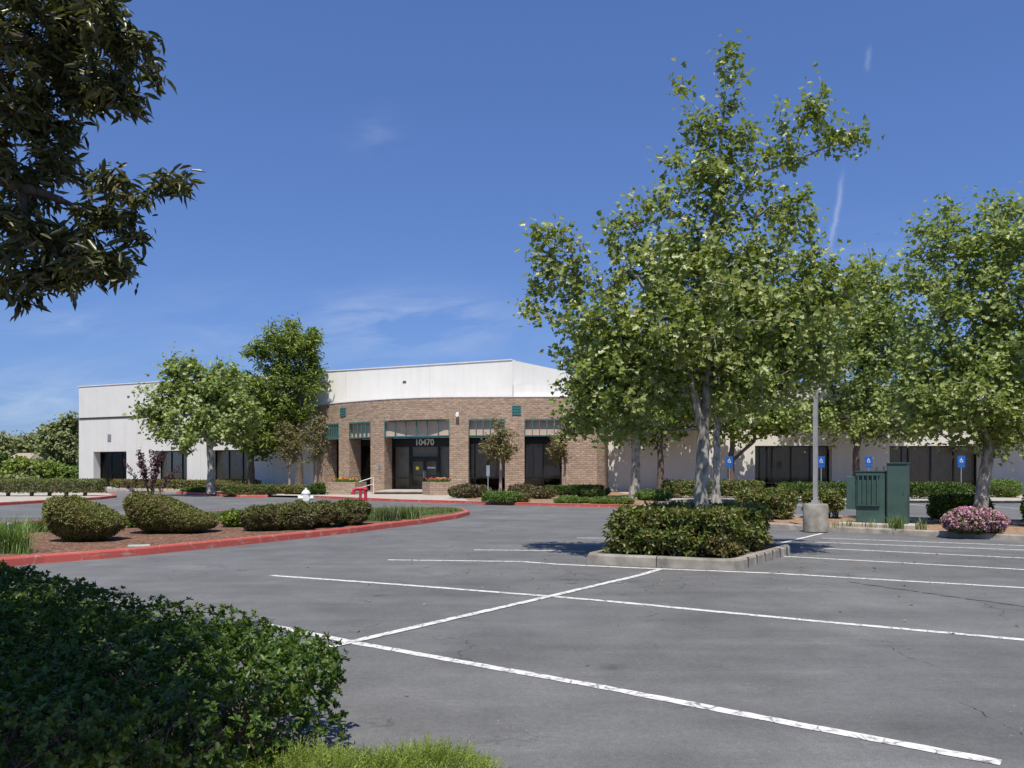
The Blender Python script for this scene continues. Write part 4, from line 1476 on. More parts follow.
for x0, x1 in ((0.1, xl - 0.05), (xr + 0.06, W - 0.1)):
    x = x0
    while x < x1 - 0.12:
        bar(b, o0, t, n, x, x + 0.115, 0.3, 0.31, 0.3, z1 - 0.6); x += 0.128
bar(b, o0, t, n, xl, xr, 0.42, 0.45, 0.3, z1 - 0.6)
b.build('blind', M['blind'], ent)
d = MB()
bar(d, o0, t, n, 0, W, 0.9, 0.95, u, z1)
bar(d, o0, t, n, -0.03, 0, 0.07, 0.9, u, z1); bar(d, o0, t, n, W, W + 0.03, 0.07, 0.9, u, z1)
d.build('interior', M['dark_in'], ent)
for i, (x0, x1) in enumerate(((xl + 0.062, xm - 0.003), (xm + 0.003, xr - 0.082))):
    db = MB()
    s = 0.11
    bar(db, o0, t, n, x0, x0 + s, -0.03, 0.03, z0 + 0.03, 2.41)
    bar(db, o0, t, n, x1 - s, x1, -0.03, 0.03, z0 + 0.03, 2.41)
    bar(db, o0, t, n, x0 + s, x1 - s, -0.03, 0.03, 2.28, 2.41)
    bar(db, o0, t, n, x0 + s, x1 - s, -0.03, 0.03, z0 + 0.03, z0 + 0.27)
    bar(db, o0, t, n, x0 + s, x1 - s, -0.031, 0.031, 1.25, 1.33)
    door = db.build('door', M['frame'], bld)
    g = MB(); bar(g, o0, t, n, x0 + s * 0.9, x1 - s * 0.9, -0.006, 0.006, z0 + 0.25, 2.30); g.build('pane', M['glass'], door)
    h = MB()
    hx = x1 - 0.055 if i == 0 else x0 + 0.055
    p = o0 + t * hx - n * 0.09
    h.tube([loc(p + n * 0.06, 1.12), loc(p, 1.12), loc(p, 1.62), loc(p + n * 0.06, 1.62)], 0.016, 6); h.build('handle', M['galv'], door)
    if i == 0:
        st = MB(); p = o0 + t * (x0 + (x1 - x0) * 0.47) - n * 0.012
        st.loft([[loc(p + t * 0.13 * math.cos(2 * math.pi * k / 20) - n * e_, 1.80 + 0.13 * math.sin(2 * math.pi * k / 20)) for k in range(20)] for e_ in (0, 0.006)], True)
        st.build('sticker', M['yellow'], door)
    else:
        st = MB(); bar(st, o0 - n * 0.012, t, n, x0 + 0.2, x1 - 0.2, -0.005, 0.0, 1.78, 1.88); st.build('notice', M['silver'], door)

# address number 10470 on the band over the door
cu = bpy.data.curves.new('address', 'FONT')
cu.body, cu.size, cu.extrude, cu.align_x, cu.align_y = '10470', 0.60, 0.03, 'CENTER', 'CENTER'
cu.offset = 0.012
to = bpy.data.objects.new('address', cu)
COL.objects.link(to)
bpy.context.view_layer.update()
me = bpy.data.meshes.new_from_object(to.evaluated_get(bpy.context.evaluated_depsgraph_get()))
bpy.data.objects.remove(to)
num = link_mesh('address_number', me, M['silver'], bld)
pc = o0 + t * (W * 0.52) - n * 0.10
num.location = (pc.x - BO[0], pc.y - BO[1], z1 - 0.33)
num.rotation_euler = (R(90), 0, math.atan2(t.y, t.x))

# wall light, small plaque, vents
s = BR.px(457.5); p = BR.at(s); t = (BR.at(s + 0.1) - p).normalized(); n = Vector((-t.y, t.x))
mb = MB()
bar(mb, p, t, n, -0.08, 0.08, -0.03, -0.002, 5.44, 5.60)
q = p - n * 0.20
mb.loft([[loc(q - n * (dy - 0.1) + t * r_ * math.cos(a_), 5.47 - dy * 0.5 + r_ * math.sin(a_)) for a_ in [2 * math.pi * k / 12 for k in range(12)]] for dy, r_ in ((-0.1, 0.05), (0.0, 0.08), (0.10, 0.12), (0.17, 0.12))], True)
mb.build('wall_light', M['white_metal'], bld)
s = BR.px(379.5); p = BR.at(s); t = (BR.at(s + 0.1) - p).normalized(); n = Vector((-t.y, t.x))
mb = MB(); bar(mb, p, t, n, -0.09, 0.09, -0.03, -0.002, 1.72, 1.98); mb.build('wall_plaque', plain('plaque_blue', (0.12, 0.22, 0.30)), bld)
for px, zc in ((343.2, 5.92), (516.5, 5.72)):
    s = BR.px(px); p = BR.at(s); t = (BR.at(s + 0.1) - p).normalized(); n = Vector((-t.y, t.x))
    mb = MB()
    hw = 0.31
    bar(mb, p, t, n, -hw, hw, -0.02, -0.002, zc - hw, zc + hw)
    for k in range(4):
        x = -hw + 0.03 + (2 * hw - 0.06) * k / 3
        bar(mb, p, t, n, x - 0.03, x + 0.03, -0.05, -0.021, zc - hw, zc + hw)
        bar(mb, p, t, n, -hw, hw, -0.047, -0.022, zc + x - 0.03, zc + x + 0.03)
    mb.build('teal_vent', M['teal'], bld)

# --- low white block on the right
LW = Path([(0.12, 54.50), (5.75, 54.45), (6.75, 57.6)])
wall('white_low_parapet', LW, 6.2, 7.5, [], M['white_paler'])
RW = Path([(6.9, 57.6), (44.0, 53.2)])
ops = [(RW.px(755), RW.px(832), 0.12, 3.38, 0.8), (RW.px(889.5), RW.px(981.5), 0.10, 3.34, 0.8), (RW.px(1060), RW.px(1135), 0.1, 3.34, 0.8)]
_, fr = wall('white_wall', RW, 0.0, 4.50, ops, M['white'])
for pa, pb, qa, qb, t, n, u, v in fr:
    w = (qb - qa).length
    window(qa, t, n, w, u, v, [w * 0.25, w * 0.5, w * 0.75], [u + 0.62], low=0.55)
    sl = MB(); bar(sl, pa, t, n, -0.02, w + 0.02, -0.06, 0.78, u - 0.13, u - 0.003); sl.build('window_sill', M['pavement'], bld)
t = (RW.p[1] - RW.p[0]).normalized(); n = Vector((-t.y, t.x))
mb = MB(); bar(mb, RW.p[0], t, n, 0.0, RW.s[-1], 0.10, 0.3, 4.50, 4.85); mb.build('reveal_band', M['band'], bld)
RU = Path([RW.p[0] - n * 0.05, RW.p[1] - n * 0.05])
wall('white_parapet_wall', RU, 4.85, 7.5, [], M['white'])
mb = MB()
bar(mb, RU.p[0], t, n, -0.05, RU.s[-1], -0.05, 0.42, 7.502, 7.57)
mb.build('coping', M['white_metal'], bld)
mb = MB(); mb.face([loc(Vector(q), 7.1) for q in ((0.3, 54.7), (5.7, 54.7), (6.9, 57.8), (44, 53.5), (44, 84), (4.4, 84), (4.4, 57.9))]); mb.build('roof', M['roof'], bld)
EE = Path([(44, 53.2), (44, 84)]); wall('white_end_wall', EE, 0, 7.5, [], M['white'])

# entrance steps and landing
mb = MB()
mb.box((-6.4, 54.2, 0.19), (2.6, 2.8, 0.065)); mb.box((-6.4, 53.9, 0.275), (2.4, 2.75, 0.03))
st = mb.build('entrance_steps', M['pavement']); tag(st, kind='structure')


def brick_box(name, label, c, h, rz, flowers_mat, n, group):
    root = thing(name, label, 'planter', (c[0], c[1], 0.118), rz, group)
    mb = MB()
    a, b, z = h
    for (x0, y0, x1, y1) in ((-a, -b, a, -b), (a, -b, a, b), (a, b, -a, b), (-a, b, -a, -b)):
        L_ = math.hypot(x1 - x0, y1 - y0)
        mb.face([(x0, y0, 0), (x1, y1, 0), (x1, y1, z), (x0, y0, z)], [(0, 0), (L_, 0), (L_, z), (0, z)])
    k = 0.18
    mb.face([(-a, -b, z), (a, -b, z), (a - k, -b + k, z), (-a + k, -b + k, z)], [(0, 0), (2 * a, 0), (2 * a, k), (0, k)])
    mb.face([(a, -b, z), (a, b, z), (a - k, b - k, z), (a - k, -b + k, z)], [(0, 0), (2 * b, 0), (2 * b, k), (0, k)])
    mb.face([(a, b, z), (-a, b, z), (-a + k, b - k, z), (a - k, b - k, z)], [(0, 0), (2 * a, 0), (2 * a, k), (0, k)])
    mb.face([(-a, b, z), (-a, -b, z), (-a + k, -b + k, z), (-a + k, b - k, z)], [(0, 0), (2 * b, 0), (2 * b, k), (0, k)])
    mb.build('planter_wall', M['brick'], root)
    mb = MB(); mb.face([(-a + k, -b + k, z - 0.05), (a - k, -b + k, z - 0.05), (a - k, b - k, z - 0.05), (-a + k, b - k, z - 0.05)]); mb.build('potting_soil', M['mulch'], root)
    Pq = np.column_stack([RNG.uniform(-a + k, a - k, n), RNG.uniform(-b + k, b - k, n), z + 0.02 + 0.16 * RNG.random(n)])
    V, F = instances(TUFT3, Pq, rnd(n), rnd(n, 0.5) + [0, 0, 1], 0.09 * (0.7 + 0.6 * RNG.random(n)))
    link_mesh('bedding_leaves', arrays_mesh('bedding_leaves', V, F), M['leaf_low'], root)
    m_ = n // 8
    Pq = np.column_stack([RNG.uniform(-a + k, a - k, m_), RNG.uniform(-b + k, b - k, m_), z + 0.14 + 0.10 * RNG.random(m_)])
    V, F = instances(rosette(ROUND, 5, 0.3), Pq, rnd(m_), rnd(m_, 0.4) + [0, -0.3, 1], 0.075)
    link_mesh('blossoms', arrays_mesh('blossoms', V, F), flowers_mat, root)
    return root


brick_box('brick_planter', 'square tan brick planter with red flowers at right of the entrance steps', (-4.55, 49.9), (0.85, 0.85, 0.80), R(22), M['petal_red'], 300, 'brick planters by the entrance')
brick_box('brick_planter', 'long tan brick planter with orange flowers left of the entrance handrail', (-10.55, 51.2), (0.98, 0.75, 0.78), R(-18), M['petal_orange'], 300, 'brick planters by the entrance')


def handrail(label, p, rz):
    root = thing('handrail', label, 'handrail', p, rz, 'white handrails at the entrance')
    mb = MB(); mb.tube([(-0.45, 0, 0), (-0.45, 0, 0.72), (-0.42, 0, 0.80), (0.40, 0, 1.06), (0.47, 0, 1.04), (0.47, 0, 0.06)], 0.025, 8); mb.build('rail', M['white_metal'], root)
    mb = MB(); mb.tube([(-0.45, 0, 0.40), (0.47, 0, 0.66)], 0.018, 8); mb.build('lower_rail', M['white_metal'], root)
    return root


handrail('white tube handrail beside the orange-flowered brick planter', (-9.3, 51.0, 0.118), R(10))
handrail('white tube handrail behind the red-flowered brick planter', (-4.75, 51.6, 0.118), R(14))

# ------------------------------------------------------------------ street furniture
# white fire hydrant
p = G(306, 514.6, 0.13)
hy = thing('fire_hydrant', 'white fire hydrant standing behind the olive bushes on the island', 'fire hydrant', (p.x, p.y, 0.13))
hy.scale = (1.15, 1.15, 1.12)
mb = MB(); mb.lathe((0, 0, 0), [(0.16, 0), (0.16, 0.03), (0.11, 0.04), (0.10, 0.30), (0.115, 0.32), (0.115, 0.62), (0.13, 0.63), (0.13, 0.66), (0.10, 0.70), (0.06, 0.74), (0.0, 0.75)], 18)
mb.build('barrel', M['white_metal'], hy, True)
mb = MB(); mb.lathe((0, 0, 0.74), [(0.035, 0), (0.035, 0.06), (0.0, 0.065)], 5); mb.build('operating_nut', M['white_metal'], hy)
for a_, l_, r_ in ((R(200), 0.20, 0.062), (R(20), 0.17, 0.055), (R(285), 0.19, 0.085)):
    d = Vector((math.cos(a_), math.sin(a_), 0))
    mb = MB(); mb.tube([d * 0.08 + Vector((0, 0, 0.50)), d * (l_ - 0.05) + Vector((0, 0, 0.50)), d * (l_ - 0.049) + Vector((0, 0, 0.50)), d * (l_ + 0.03) + Vector((0, 0, 0.50))], [r_, r_, r_ * 1.2, r_ * 1.2], 12)
    mb.build('outlet_cap', M['white_metal'], hy)

# red fire connection
p = G(361, 513.6, 0.13)
fd = thing('fire_connection', 'red pipe fire connection with bent inlets beside the olive bushes', 'fire connection', (p.x, p.y, 0.13))
mb = MB(); mb.tube([(0.16, 0, -0.05), (0.16, 0, 0.74), (0.13, 0, 0.84), (0.05, 0, 0.87), (-0.16, -0.03, 0.86), (-0.25, -0.05, 0.80), (-0.27, -0.06, 0.70)], 0.055, 10); mb.build('standpipe', M['red_pipe'], fd, True)
mb = MB(); mb.tube([(-0.02, 0.0, 0.84), (-0.02, 0.0, 0.30), (-0.02, 0.0, -0.05)], 0.05, 10); mb.build('riser', M['red_pipe'], fd, True)
mb = MB(); mb.tube([(-0.27, -0.06, 0.72), (-0.275, -0.062, 0.66)], 0.075, 10); mb.build('inlet_cap', M['red_pipe'], fd)
mb = MB(); mb.tube([(0.15, 0, 0.83), (0.23, -0.02, 0.83)], 0.07, 10); mb.build('inlet_cap', M['red_pipe'], fd)

# lamp post on its concrete drum
p = G(817, 528.2, 0.11)
lp = thing('lamp_post', 'tall grey square lamp post standing on a round concrete drum', 'lamp post', (p.x, p.y + 0.1, 0.1))
mb = MB(); mb.lathe((0, 0, 0), [(0.315, -0.08), (0.315, 0.60), (0.30, 0.64), (0.0, 0.645)], 28); mb.build('concrete_base', M['concrete'], lp, True)
mb = MB(); mb.box((0, 0, 0.655), (0.15, 0.15, 0.012), R(-35)); mb.box((0, 0, 0.70), (0.085, 0.085, 0.04), R(-35)); mb.build('base_plate', M['pole'], lp)
mb = MB(); mb.box((0, 0, 2.65), (0.052, 0.052, 1.95), R(-35)); mb.build('pole', M['pole'], lp)
mb = MB(); mb.box((-0.25, 0.175, 4.52), (0.25, 0.03, 0.03), R(-35)); mb.build('arm', M['pole'], lp)
mb = MB(); mb.rbox((-0.62, 0.43, 4.52), (0.30, 0.20, 0.09), R(-35), 0.03); mb.build('lamp_head', M['pole'], lp)
mb = MB(); mb.box((-0.62, 0.43, 4.425), (0.24, 0.15, 0.006), R(-35)); mb.build('lens', M['sign_white'], lp)

# green electrical cabinets on a pad
YAW = R(-35)
mb = MB(); mb.rbox((0, 0, 0), (0.95, 0.42, 0.08), 0, 0.02)
pad = mb.build('equipment_pad', M['pavement']); pad.location = (9.86, 21.52, 0.12); pad.rotation_euler = (0, 0, YAW)
tag(pad, 'flat concrete pad under the green electrical cabinets', 'concrete pad')
tc_ = thing('electrical_cabinet', 'tall narrow green electrical cabinet right of the finned transformer', 'electrical cabinet', (10.32, 21.38, 0.20), YAW)
mb = MB(); mb.rbox((0, 0, 0.80), (0.245, 0.22, 0.80), 0, 0.015); mb.box((0, -0.008, 1.612), (0.258, 0.24, 0.014)); mb.build('casing', M['cab_green'], tc_)
mb = MB(); mb.box((0.0, -0.226, 0.80), (0.215, 0.006, 0.72)); dd_ = mb.build('door', M['cab_green'], tc_)
mb = MB(); mb.box((0.17, -0.24, 0.85), (0.010, 0.010, 0.07)); mb.build('handle', M['cab_green'], dd_)
tf_ = thing('transformer', 'broad green transformer with vertical cooling fins on the concrete pad', 'transformer', (9.78, 21.76, 0.20), YAW)
mb = MB(); mb.rbox((0, 0.05, 0.69), (0.36, 0.24, 0.69), 0, 0.02); mb.build('tank', M['cab_green'], tf_)
mb = MB()
for k in range(5): mb.box((-0.29 + k * 0.12, -0.215, 0.88), (0.016, 0.025, 0.40))
mb.box((-0.045, -0.215, 0.47), (0.29, 0.026, 0.012)); mb.box((-0.045, -0.215, 1.29), (0.29, 0.026, 0.012)); mb.build('cooling_fins', M['cab_green'], tf_)
mb = MB(); mb.rbox((-0.49, 0.06, 0.80), (0.13, 0.20, 0.45), 0, 0.015); mb.build('terminal_box', M['cab_green'], tf_)
mb = MB(); mb.box((0, 0.05, 1.392), (0.375, 0.255, 0.012)); mb.build('lid', M['cab_green'], tf_)
for x_, h_ in ((0.12, 1.50), (0.30, 1.53)):
    mb = MB(); mb.tube([(x_, 0.05, 1.40), (x_, 0.05, h_)], 0.02, 6); mb.build('vent_pipe', M['cab_green'], tf_)


# blue accessible-parking signs
def wheelchair(mb, s, y):
    """The wheelchair symbol, about 1 unit tall, scaled by s, on plane y."""
    def poly(pts): mb.face([(x * s, y, z * s) for x, z in pts])
    c = (-0.03, 0.40)
    poly([(c[0] + 0.075 * math.cos(2 * math.pi * k / 12), c[1] + 0.075 * math.sin(2 * math.pi * k / 12)) for k in range(12)])
    poly([(-0.10, 0.30), (0.0, 0.30), (0.03, 0.05), (-0.07, 0.05)])
    poly([(0.03, 0.20), (0.22, 0.17), (0.22, 0.10), (0.03, 0.13)])
    poly([(-0.07, 0.04), (0.23, 0.02), (0.23, -0.06), (-0.07, -0.04)])
    poly([(0.15, -0.06), (0.23, -0.06), (0.33, -0.40), (0.24, -0.42)])
    poly([(0.24, -0.42), (0.25, -0.35), (0.42, -0.31), (0.43, -0.38)])
    n = 20
    for k in range(n):
        a0, a1 = R(100 + 235 * k / n), R(100 + 235 * (k + 1) / n)
        poly([(-0.02 + r * math.cos(a), -0.13 + r * math.sin(a)) for r, a in ((0.24, a0), (0.33, a0), (0.33, a1), (0.24, a1))][::-1])


def ada_sign():
    root = thing('parking_sign', '', 'parking sign')
    mb = MB(); mb.box((0, 0.02, 1.15), (0.02, 0.02, 1.19)); mb.build('post', M['galv'], root)
    mb = MB(); mb.rbox((0, 0, 0), (0.21, 0.23, 0.004), 0, 0.003)
    pl = mb.build('sign_panel', M['sign_blue'], root); pl.rotation_euler = (R(90), 0, 0); pl.location = (0, -0.006, 2.10)
    mb = MB(); wheelchair(mb, 0.27, 0); em = mb.build('wheelchair_symbol', M['sign_white'], pl)
    em.rotation_euler = (R(-90), 0, 0); em.location = (0, 0, 0.0065)
    mb = MB(); mb.rbox((0, 0, 0), (0.20, 0.075, 0.004), 0, 0.003)
    lw = mb.build('lower_panel', M['sign_blue'], root); lw.rotation_euler = (R(90), 0, 0); lw.location = (0, -0.006, 1.77)
    return root


s0 = ada_sign()
sign_specs = [(729.3, 46.0, 'blue wheelchair parking sign against the white wall, left of the first right-wing window'),
              (821.2, 45.5, 'blue wheelchair parking sign just right of the lamp post'),
              (868.6, 45.0, 'blue wheelchair parking sign above the green transformer'),
              (961.3, 44.0, 'blue wheelchair parking sign in front of the window by the pink shrub')]
for i, (px, Y, lab) in enumerate(sign_specs):
    o = s0 if i == 0 else copy_tree(s0)
    o.location = ((px - 512) / FOC * Y, Y, 0.1)
    tag(o, lab, 'parking sign', 'blue accessible parking signs')
# a sign seen from behind, by the entrance bed
p = G(488, 500.6, 0.12)
rs = thing('post_sign', 'narrow grey sign on a post seen from the back, in front of the myrtle', 'sign', (p.x, p.y, 0.12), R(6))
mb = MB(); mb.box((0, 0, 0.85), (0.022, 0.022, 0.87)); mb.build('post', M['galv'], rs)
mb = MB(); mb.rbox((0, -0.028, 1.49), (0.085, 0.004, 0.27), 0, 0.003); mb.build('sign_panel', plain('sign_back', (0.26, 0.29, 0.32), 0.5), rs)

# ------------------------------------------------------------------ trees
Y0 = 14.7
b = at(700, 0, Y0); b.z = 0.12
tree('sycamore_tree', 'tall pale-barked sycamore growing out of the hedge in the kerbed planter', 'tree', b,
     [[b, at(702, 470, Y0), at(706, 400, Y0), at(712, 300, Y0), at(716, 200, Y0), at(729, 48, Y0)],
      [at(703, 440, Y0), at(694, 395, Y0 - 0.1), at(672, 320, Y0 - 0.3), at(630, 270, Y0 - 0.3)],
      [at(706, 400, Y0), at(745, 330, Y0 + 0.2), at(800, 290, Y0 + 0.4)],
      [at(714, 240, Y0), at(757, 172, Y0 + 0.1), at(790, 163, Y0 + 0.2), at(848, 138, Y0 + 0.2)], [at(790, 163, Y0 + 0.2), at(806, 120, Y0 + 0.2)]],
     [E(622, 378, 62, 58, Y0, 1.3, 1.1), E(600, 335, 50, 48, Y0, 1.0), E(562, 285, 30, 26, Y0, 0.6, 0.9), E(548, 250, 20, 34, Y0, 0.4, 0.8), E(532, 305, 16, 22, Y0, 0.35, 0.8), E(580, 250, 22, 20, Y0, 0.5, 0.6),
      E(700, 330, 105, 85, Y0, 1.9, 1.0), E(690, 262, 75, 52, Y0, 1.3, 0.85), E(716, 190, 40, 45, Y0, 0.7, 0.75), E(700, 130, 30, 30, Y0, 0.45, 0.75), E(730, 62, 13, 30, Y0, 0.25, 1.4),
      E(690, 84, 16, 22, Y0, 0.3, 0.9), E(745, 130, 20, 34, Y0, 0.4, 0.6), E(790, 158, 38, 14, Y0, 0.35, 0.7), E(812, 102, 14, 30, Y0, 0.3, 1.0), E(778, 120, 16, 24, Y0, 0.3, 0.7), E(842, 138, 22, 12, Y0, 0.25, 1.3), E(780, 215, 38, 36, Y0, 0.7, 0.75),
      E(792, 305, 62, 66, Y0, 1.2, 1.0), E(838, 275, 36, 32, Y0, 0.6, 0.8), E(800, 365, 42, 34, Y0, 1.0, 0.9), E(645, 205, 34, 18, Y0, 0.5, 0.7), E(668, 165, 18, 28, Y0, 0.35, 0.7), E(625, 235, 22, 24, Y0, 0.5, 0.7),
      E(745, 380, 60, 34, Y0, 1.2, 0.8), E(590, 415, 34, 24, Y0, 0.8, 0.9)],
     1200, 29000, LOBED, M['leaf_syc'], M['bark_pale'], 0.118, 0.112, 0.15, min_r=0.0065)

b = at(635, 0, 43.0); b.z = 0.12
tree('sycamore_tree', 'pale-trunked sycamore by the end of the red kerb, behind the tall planter tree', 'tree', b,
     [[b, at(636, 440, 43), at(634, 380, 43)]], [E(622, 405, 52, 42, 43, 2.8), E(645, 370, 50, 45, 43, 2.5)], 160, 5200, LOBED, M['leaf_syc2'], M['bark_pale'], 0.22, 0.24, 0.30)
b = at(661, 0, 55.0); b.z = 0.12
tree('shade_tree', 'slim dark-trunked tree standing against the white wall right of the brick corner', 'tree', b,
     [[b, at(660, 430, 55), at(664, 380, 55)]], [E(664, 405, 50, 36, 55, 2.0), E(630, 415, 26, 30, 55, 1.6), E(665, 360, 44, 30, 55, 2.0)], 200, 7500, ROUND, M['leaf_ash'], M['bark_dark'], 0.20, 0.25, 0.32)
b = at(716, 0, 36.0); b.z = 0.1
tree('sycamore_tree', 'pale sycamore whose trunk shows just right of the planter tree trunk', 'tree', b,
     [[b, at(717, 430, 36), at(722, 360, 36), at(730, 300, 36)]], [E(722, 370, 62, 56, 36, 2.6), E(740, 320, 55, 50, 36, 2.2)], 220, 7200, LOBED, M['leaf_syc'], M['bark_pale'], 0.145, 0.22, 0.27)
b = at(731.5, 0, 53.0); b.z = 0.12
tree('shade_tree', 'bright green tree with a dark trunk beside the leftmost blue sign', 'tree', b,
     [[b, at(731, 455, 53), at(736, 400, 53)], [at(731, 462, 53), at(755, 440, 53)]], [E(738, 405, 50, 38, 53, 2.0), E(775, 420, 24, 22, 53, 1.5)], 170, 6000, ROUND, M['leaf_bright'], M['bark_dark'], 0.20, 0.24, 0.30)
b = at(857, 0, 51.5); b.z = 0.1
Y5 = 51.5
tree('sycamore_tree', 'sycamore with a thin dark forked trunk rising behind the transformer', 'tree', b,
     [[b, at(856, 455, Y5), at(862, 420, Y5), at(868, 350, Y5), at(872, 285, Y5)], [at(857, 448, Y5), at(840, 410, Y5), at(822, 360, Y5)]],
     [E(868, 405, 64, 40, Y5, 2.3), E(845, 340, 54, 55, Y5, 2.6), E(890, 335, 44, 45, Y5, 2.2), E(866, 285, 34, 28, Y5, 1.6, 0.8), E(812, 418, 32, 22, Y5, 1.6, 0.9), E(905, 425, 36, 18, Y5, 1.6, 0.9)], 480, 19000, LOBED, M['leaf_syc2'], M['bark_dark'], 0.20, 0.24, 0.38)
b = at(1052, 0, 50.5); b.z = 0.1
tree('shade_tree', 'tree behind the leaning sycamore, its trunk beyond the right edge', 'tree', b,
     [[b, at(1050, 450, 50.5), at(1045, 380, 50.5)]], [E(1035, 405, 52, 40, 50.5, 2.0), E(1050, 360, 50, 40, 50.5, 2.0)], 170, 6500, ROUND, M['leaf_ash'], M['bark_dark'], 0.2, 0.26, 0.34)
b = at(979, 0, 22.0); b.z = 0.1
Y6 = 22.0
tree('sycamore_tree', 'big leaning sycamore behind the pink shrub at the right edge', 'tree', b,
     [[b, at(985, 470, Y6), at(992, 430, Y6), at(1000, 340, Y6), at(1003, 250, Y6), at(1005, 205, Y6)], [at(990, 440, Y6), at(960, 380, Y6), at(940, 300, Y6)],
      [at(998, 380, Y6), at(1040, 330, Y6), at(1060, 270, Y6)]],
     [E(962, 385, 60, 50, Y6, 1.8), E(925, 375, 34, 45, Y6, 1.2), E(955, 300, 46, 58, Y6, 1.6), E(940, 235, 24, 34, Y6, 0.8), E(985, 240, 34, 45, Y6, 1.2, 0.9), E(1020, 230, 32, 42, Y6, 1.2, 0.9),
      E(1030, 330, 66, 95, Y6, 2.2), E(907, 268, 14, 22, Y6, 0.5, 0.9), E(1000, 420, 50, 30, Y6, 1.6), E(935, 418, 34, 20, Y6, 1.1, 0.9)], 700, 21000, LOBED, M['leaf_syc2'], M['bark_pale'], 0.150, 0.142, 0.22, min_r=0.007)

b = at(211, 0, 51.0); b.z = 0.12
tree('sycamore_tree', 'round pale green sycamore with a white trunk on the small red-kerbed island', 'tree', b,
     [[b, at(211, 458, 51), at(206, 420, 51), at(196, 380, 51)], [at(210, 450, 51), at(225, 415, 51)]],
     [E(172, 408, 34, 38, 51, 2.0), E(205, 415, 58, 36, 51, 3.0), E(182, 370, 26, 22, 51, 1.5), E(215, 390, 34, 30, 51, 2.0), E(235, 415, 30, 30, 51, 2.0)], 300, 9500, LOBED, M['leaf_syc2'], M['bark_pale'], 0.21, 0.27, 0.30)
b = at(251, 0, 60.5); b.z = 0.1
tree('shade_tree', 'dark-trunked shade tree between the round sycamore and the tallest left tree', 'tree', b,
     [[b, at(251, 455, 60.5), at(250, 410, 60.5)]], [E(256, 418, 34, 34, 60.5, 2.2), E(240, 392, 26, 26, 60.5, 1.8), E(272, 440, 20, 18, 60.5, 1.4)], 180, 5400, ROUND, M['leaf_ash'], M['bark_dark'], 0.24, 0.27, 0.32)
b = at(299, 0, 59.4); b.z = 0.1
tree('ash_tree', 'tallest feathery bright green tree at the left end of the brick front', 'tree', b,
     [[b, at(299, 430, 59.4), at(300, 390, 59.4), at(292, 335, 59.4)], [at(299, 425, 59.4), at(308, 380, 59.4), at(312, 345, 59.4)], [at(301, 400, 59.4), at(275, 365, 59.4)]],
     [E(290, 342, 34, 22, 59.4, 1.8), E(288, 385, 42, 42, 59.4, 1.8), E(309, 365, 13, 28, 59.4, 1.0), E(254, 352, 18, 10, 59.4, 1.0, 0.8), E(275, 420, 30, 30, 59.4, 1.8), E(310, 345, 14, 14, 59.4, 1.0)], 380, 15000, LANCE, M['leaf_bright'], M['bark_dark'], 0.24, 0.34, 0.28)

for lab, px, Y, blobs in (('small olive crape myrtle in front of the ash trunk', 289, 54.0, [E(290, 446, 16, 17, 54, 0.9), E(284, 430, 9, 9, 54, 0.6)]),
                          ('small olive crape myrtle with a tan stem at the left corner of the brick front', 315, 53.0, [E(315, 440, 14, 22, 53, 0.9), E(318, 422, 7, 9, 53, 0.5)]),
                          ('olive crape myrtle in front of the window right of the entrance', 500, 49.5, [E(497, 446, 19, 18, 49.5, 1.0), E(497, 424, 7, 12, 49.5, 0.5), E(509, 448, 10, 8, 49.5, 0.5)]),
                          ('olive crape myrtle half hidden by the planter tree at the last brick window', 564, 50.0, [E(560, 448, 12, 20, 50, 0.8), E(568, 425, 10, 12, 50, 0.7)])):
    b = at(px, 0, Y); b.z = 0.12
    tree('crape_myrtle', lab, 'small tree', b, [[b, at(px + 1, 468, Y), at(px - 1, 440, Y)], [at(px, 470, Y), at(px + 5, 448, Y)]], blobs, 90, 2600, OVAL, M['leaf_olive'], M['bark_tan'], 0.075, 0.15, 0.16, 'crape myrtles along the front')

# trees beyond, on the left
b = at(62, 0, 92.0); b.z = 0
tree('broadleaf_tree', 'grey-green tree rising beside the left end of the white wall', 'tree', b, [[b, at(62, 440, 92)]],
     [E(62, 448, 20, 28, 92, 2.5), E(70, 425, 9, 12, 92, 1.4), E(50, 432, 10, 12, 92, 1.4), E(78, 462, 14, 22, 92, 2)], 220, 8500, ROUND, M['leaf_far'], M['bark_dark'], 0.3, 0.36, 0.38)
for lab, px, Y, bl_, mt in (('distant rounded tree at the left edge behind the tan roof', 12, 150.0, [E(10, 447, 24, 14, 150, 4), E(-15, 450, 20, 14, 150, 4)], 'leaf_far'),
                            ('distant rounded tree between the tan roof and the grey-green tree', 36, 152.0, [E(36, 448, 20, 15, 152, 4), E(52, 455, 14, 12, 152, 3)], 'leaf_far')):
    b = at(px, 0, Y); b.z = 0
    tree('broadleaf_tree', lab, 'tree', b, [[b, at(px, 452, Y)]], bl_, 110, 5200, ROUND, M[mt], M['bark_dark'], 0.4, 0.55, 0.6)
for lab, px, Y, r, mt in (('lime green shrub behind the long clipped hedge at left', 27, 78.0, (2.2, 1.6, 3.0), 'leaf_lime'),
                          ('dark shrub at the left edge behind the long clipped hedge', -2, 80.0, (1.7, 1.6, 3.2), 'leaf_hedge'),
                          ('dark shrub between the lime green shrub and the white wall', 52, 82.0, (3.0, 1.6, 2.4), 'leaf_ash'),
                          ('grey-green low shrub in front of the lime green shrub', 14, 66.0, (2.4, 1.2, 1.25), 'leaf_far')):
    p = at(px, 0, Y); p.z = -0.03
    bush('shrub', lab, 'shrub', p, r, 2600, ROUND, M[mt], 0.30, 2.2, 0.35, 0.22, seed=int(px) + 9, core=0.6)
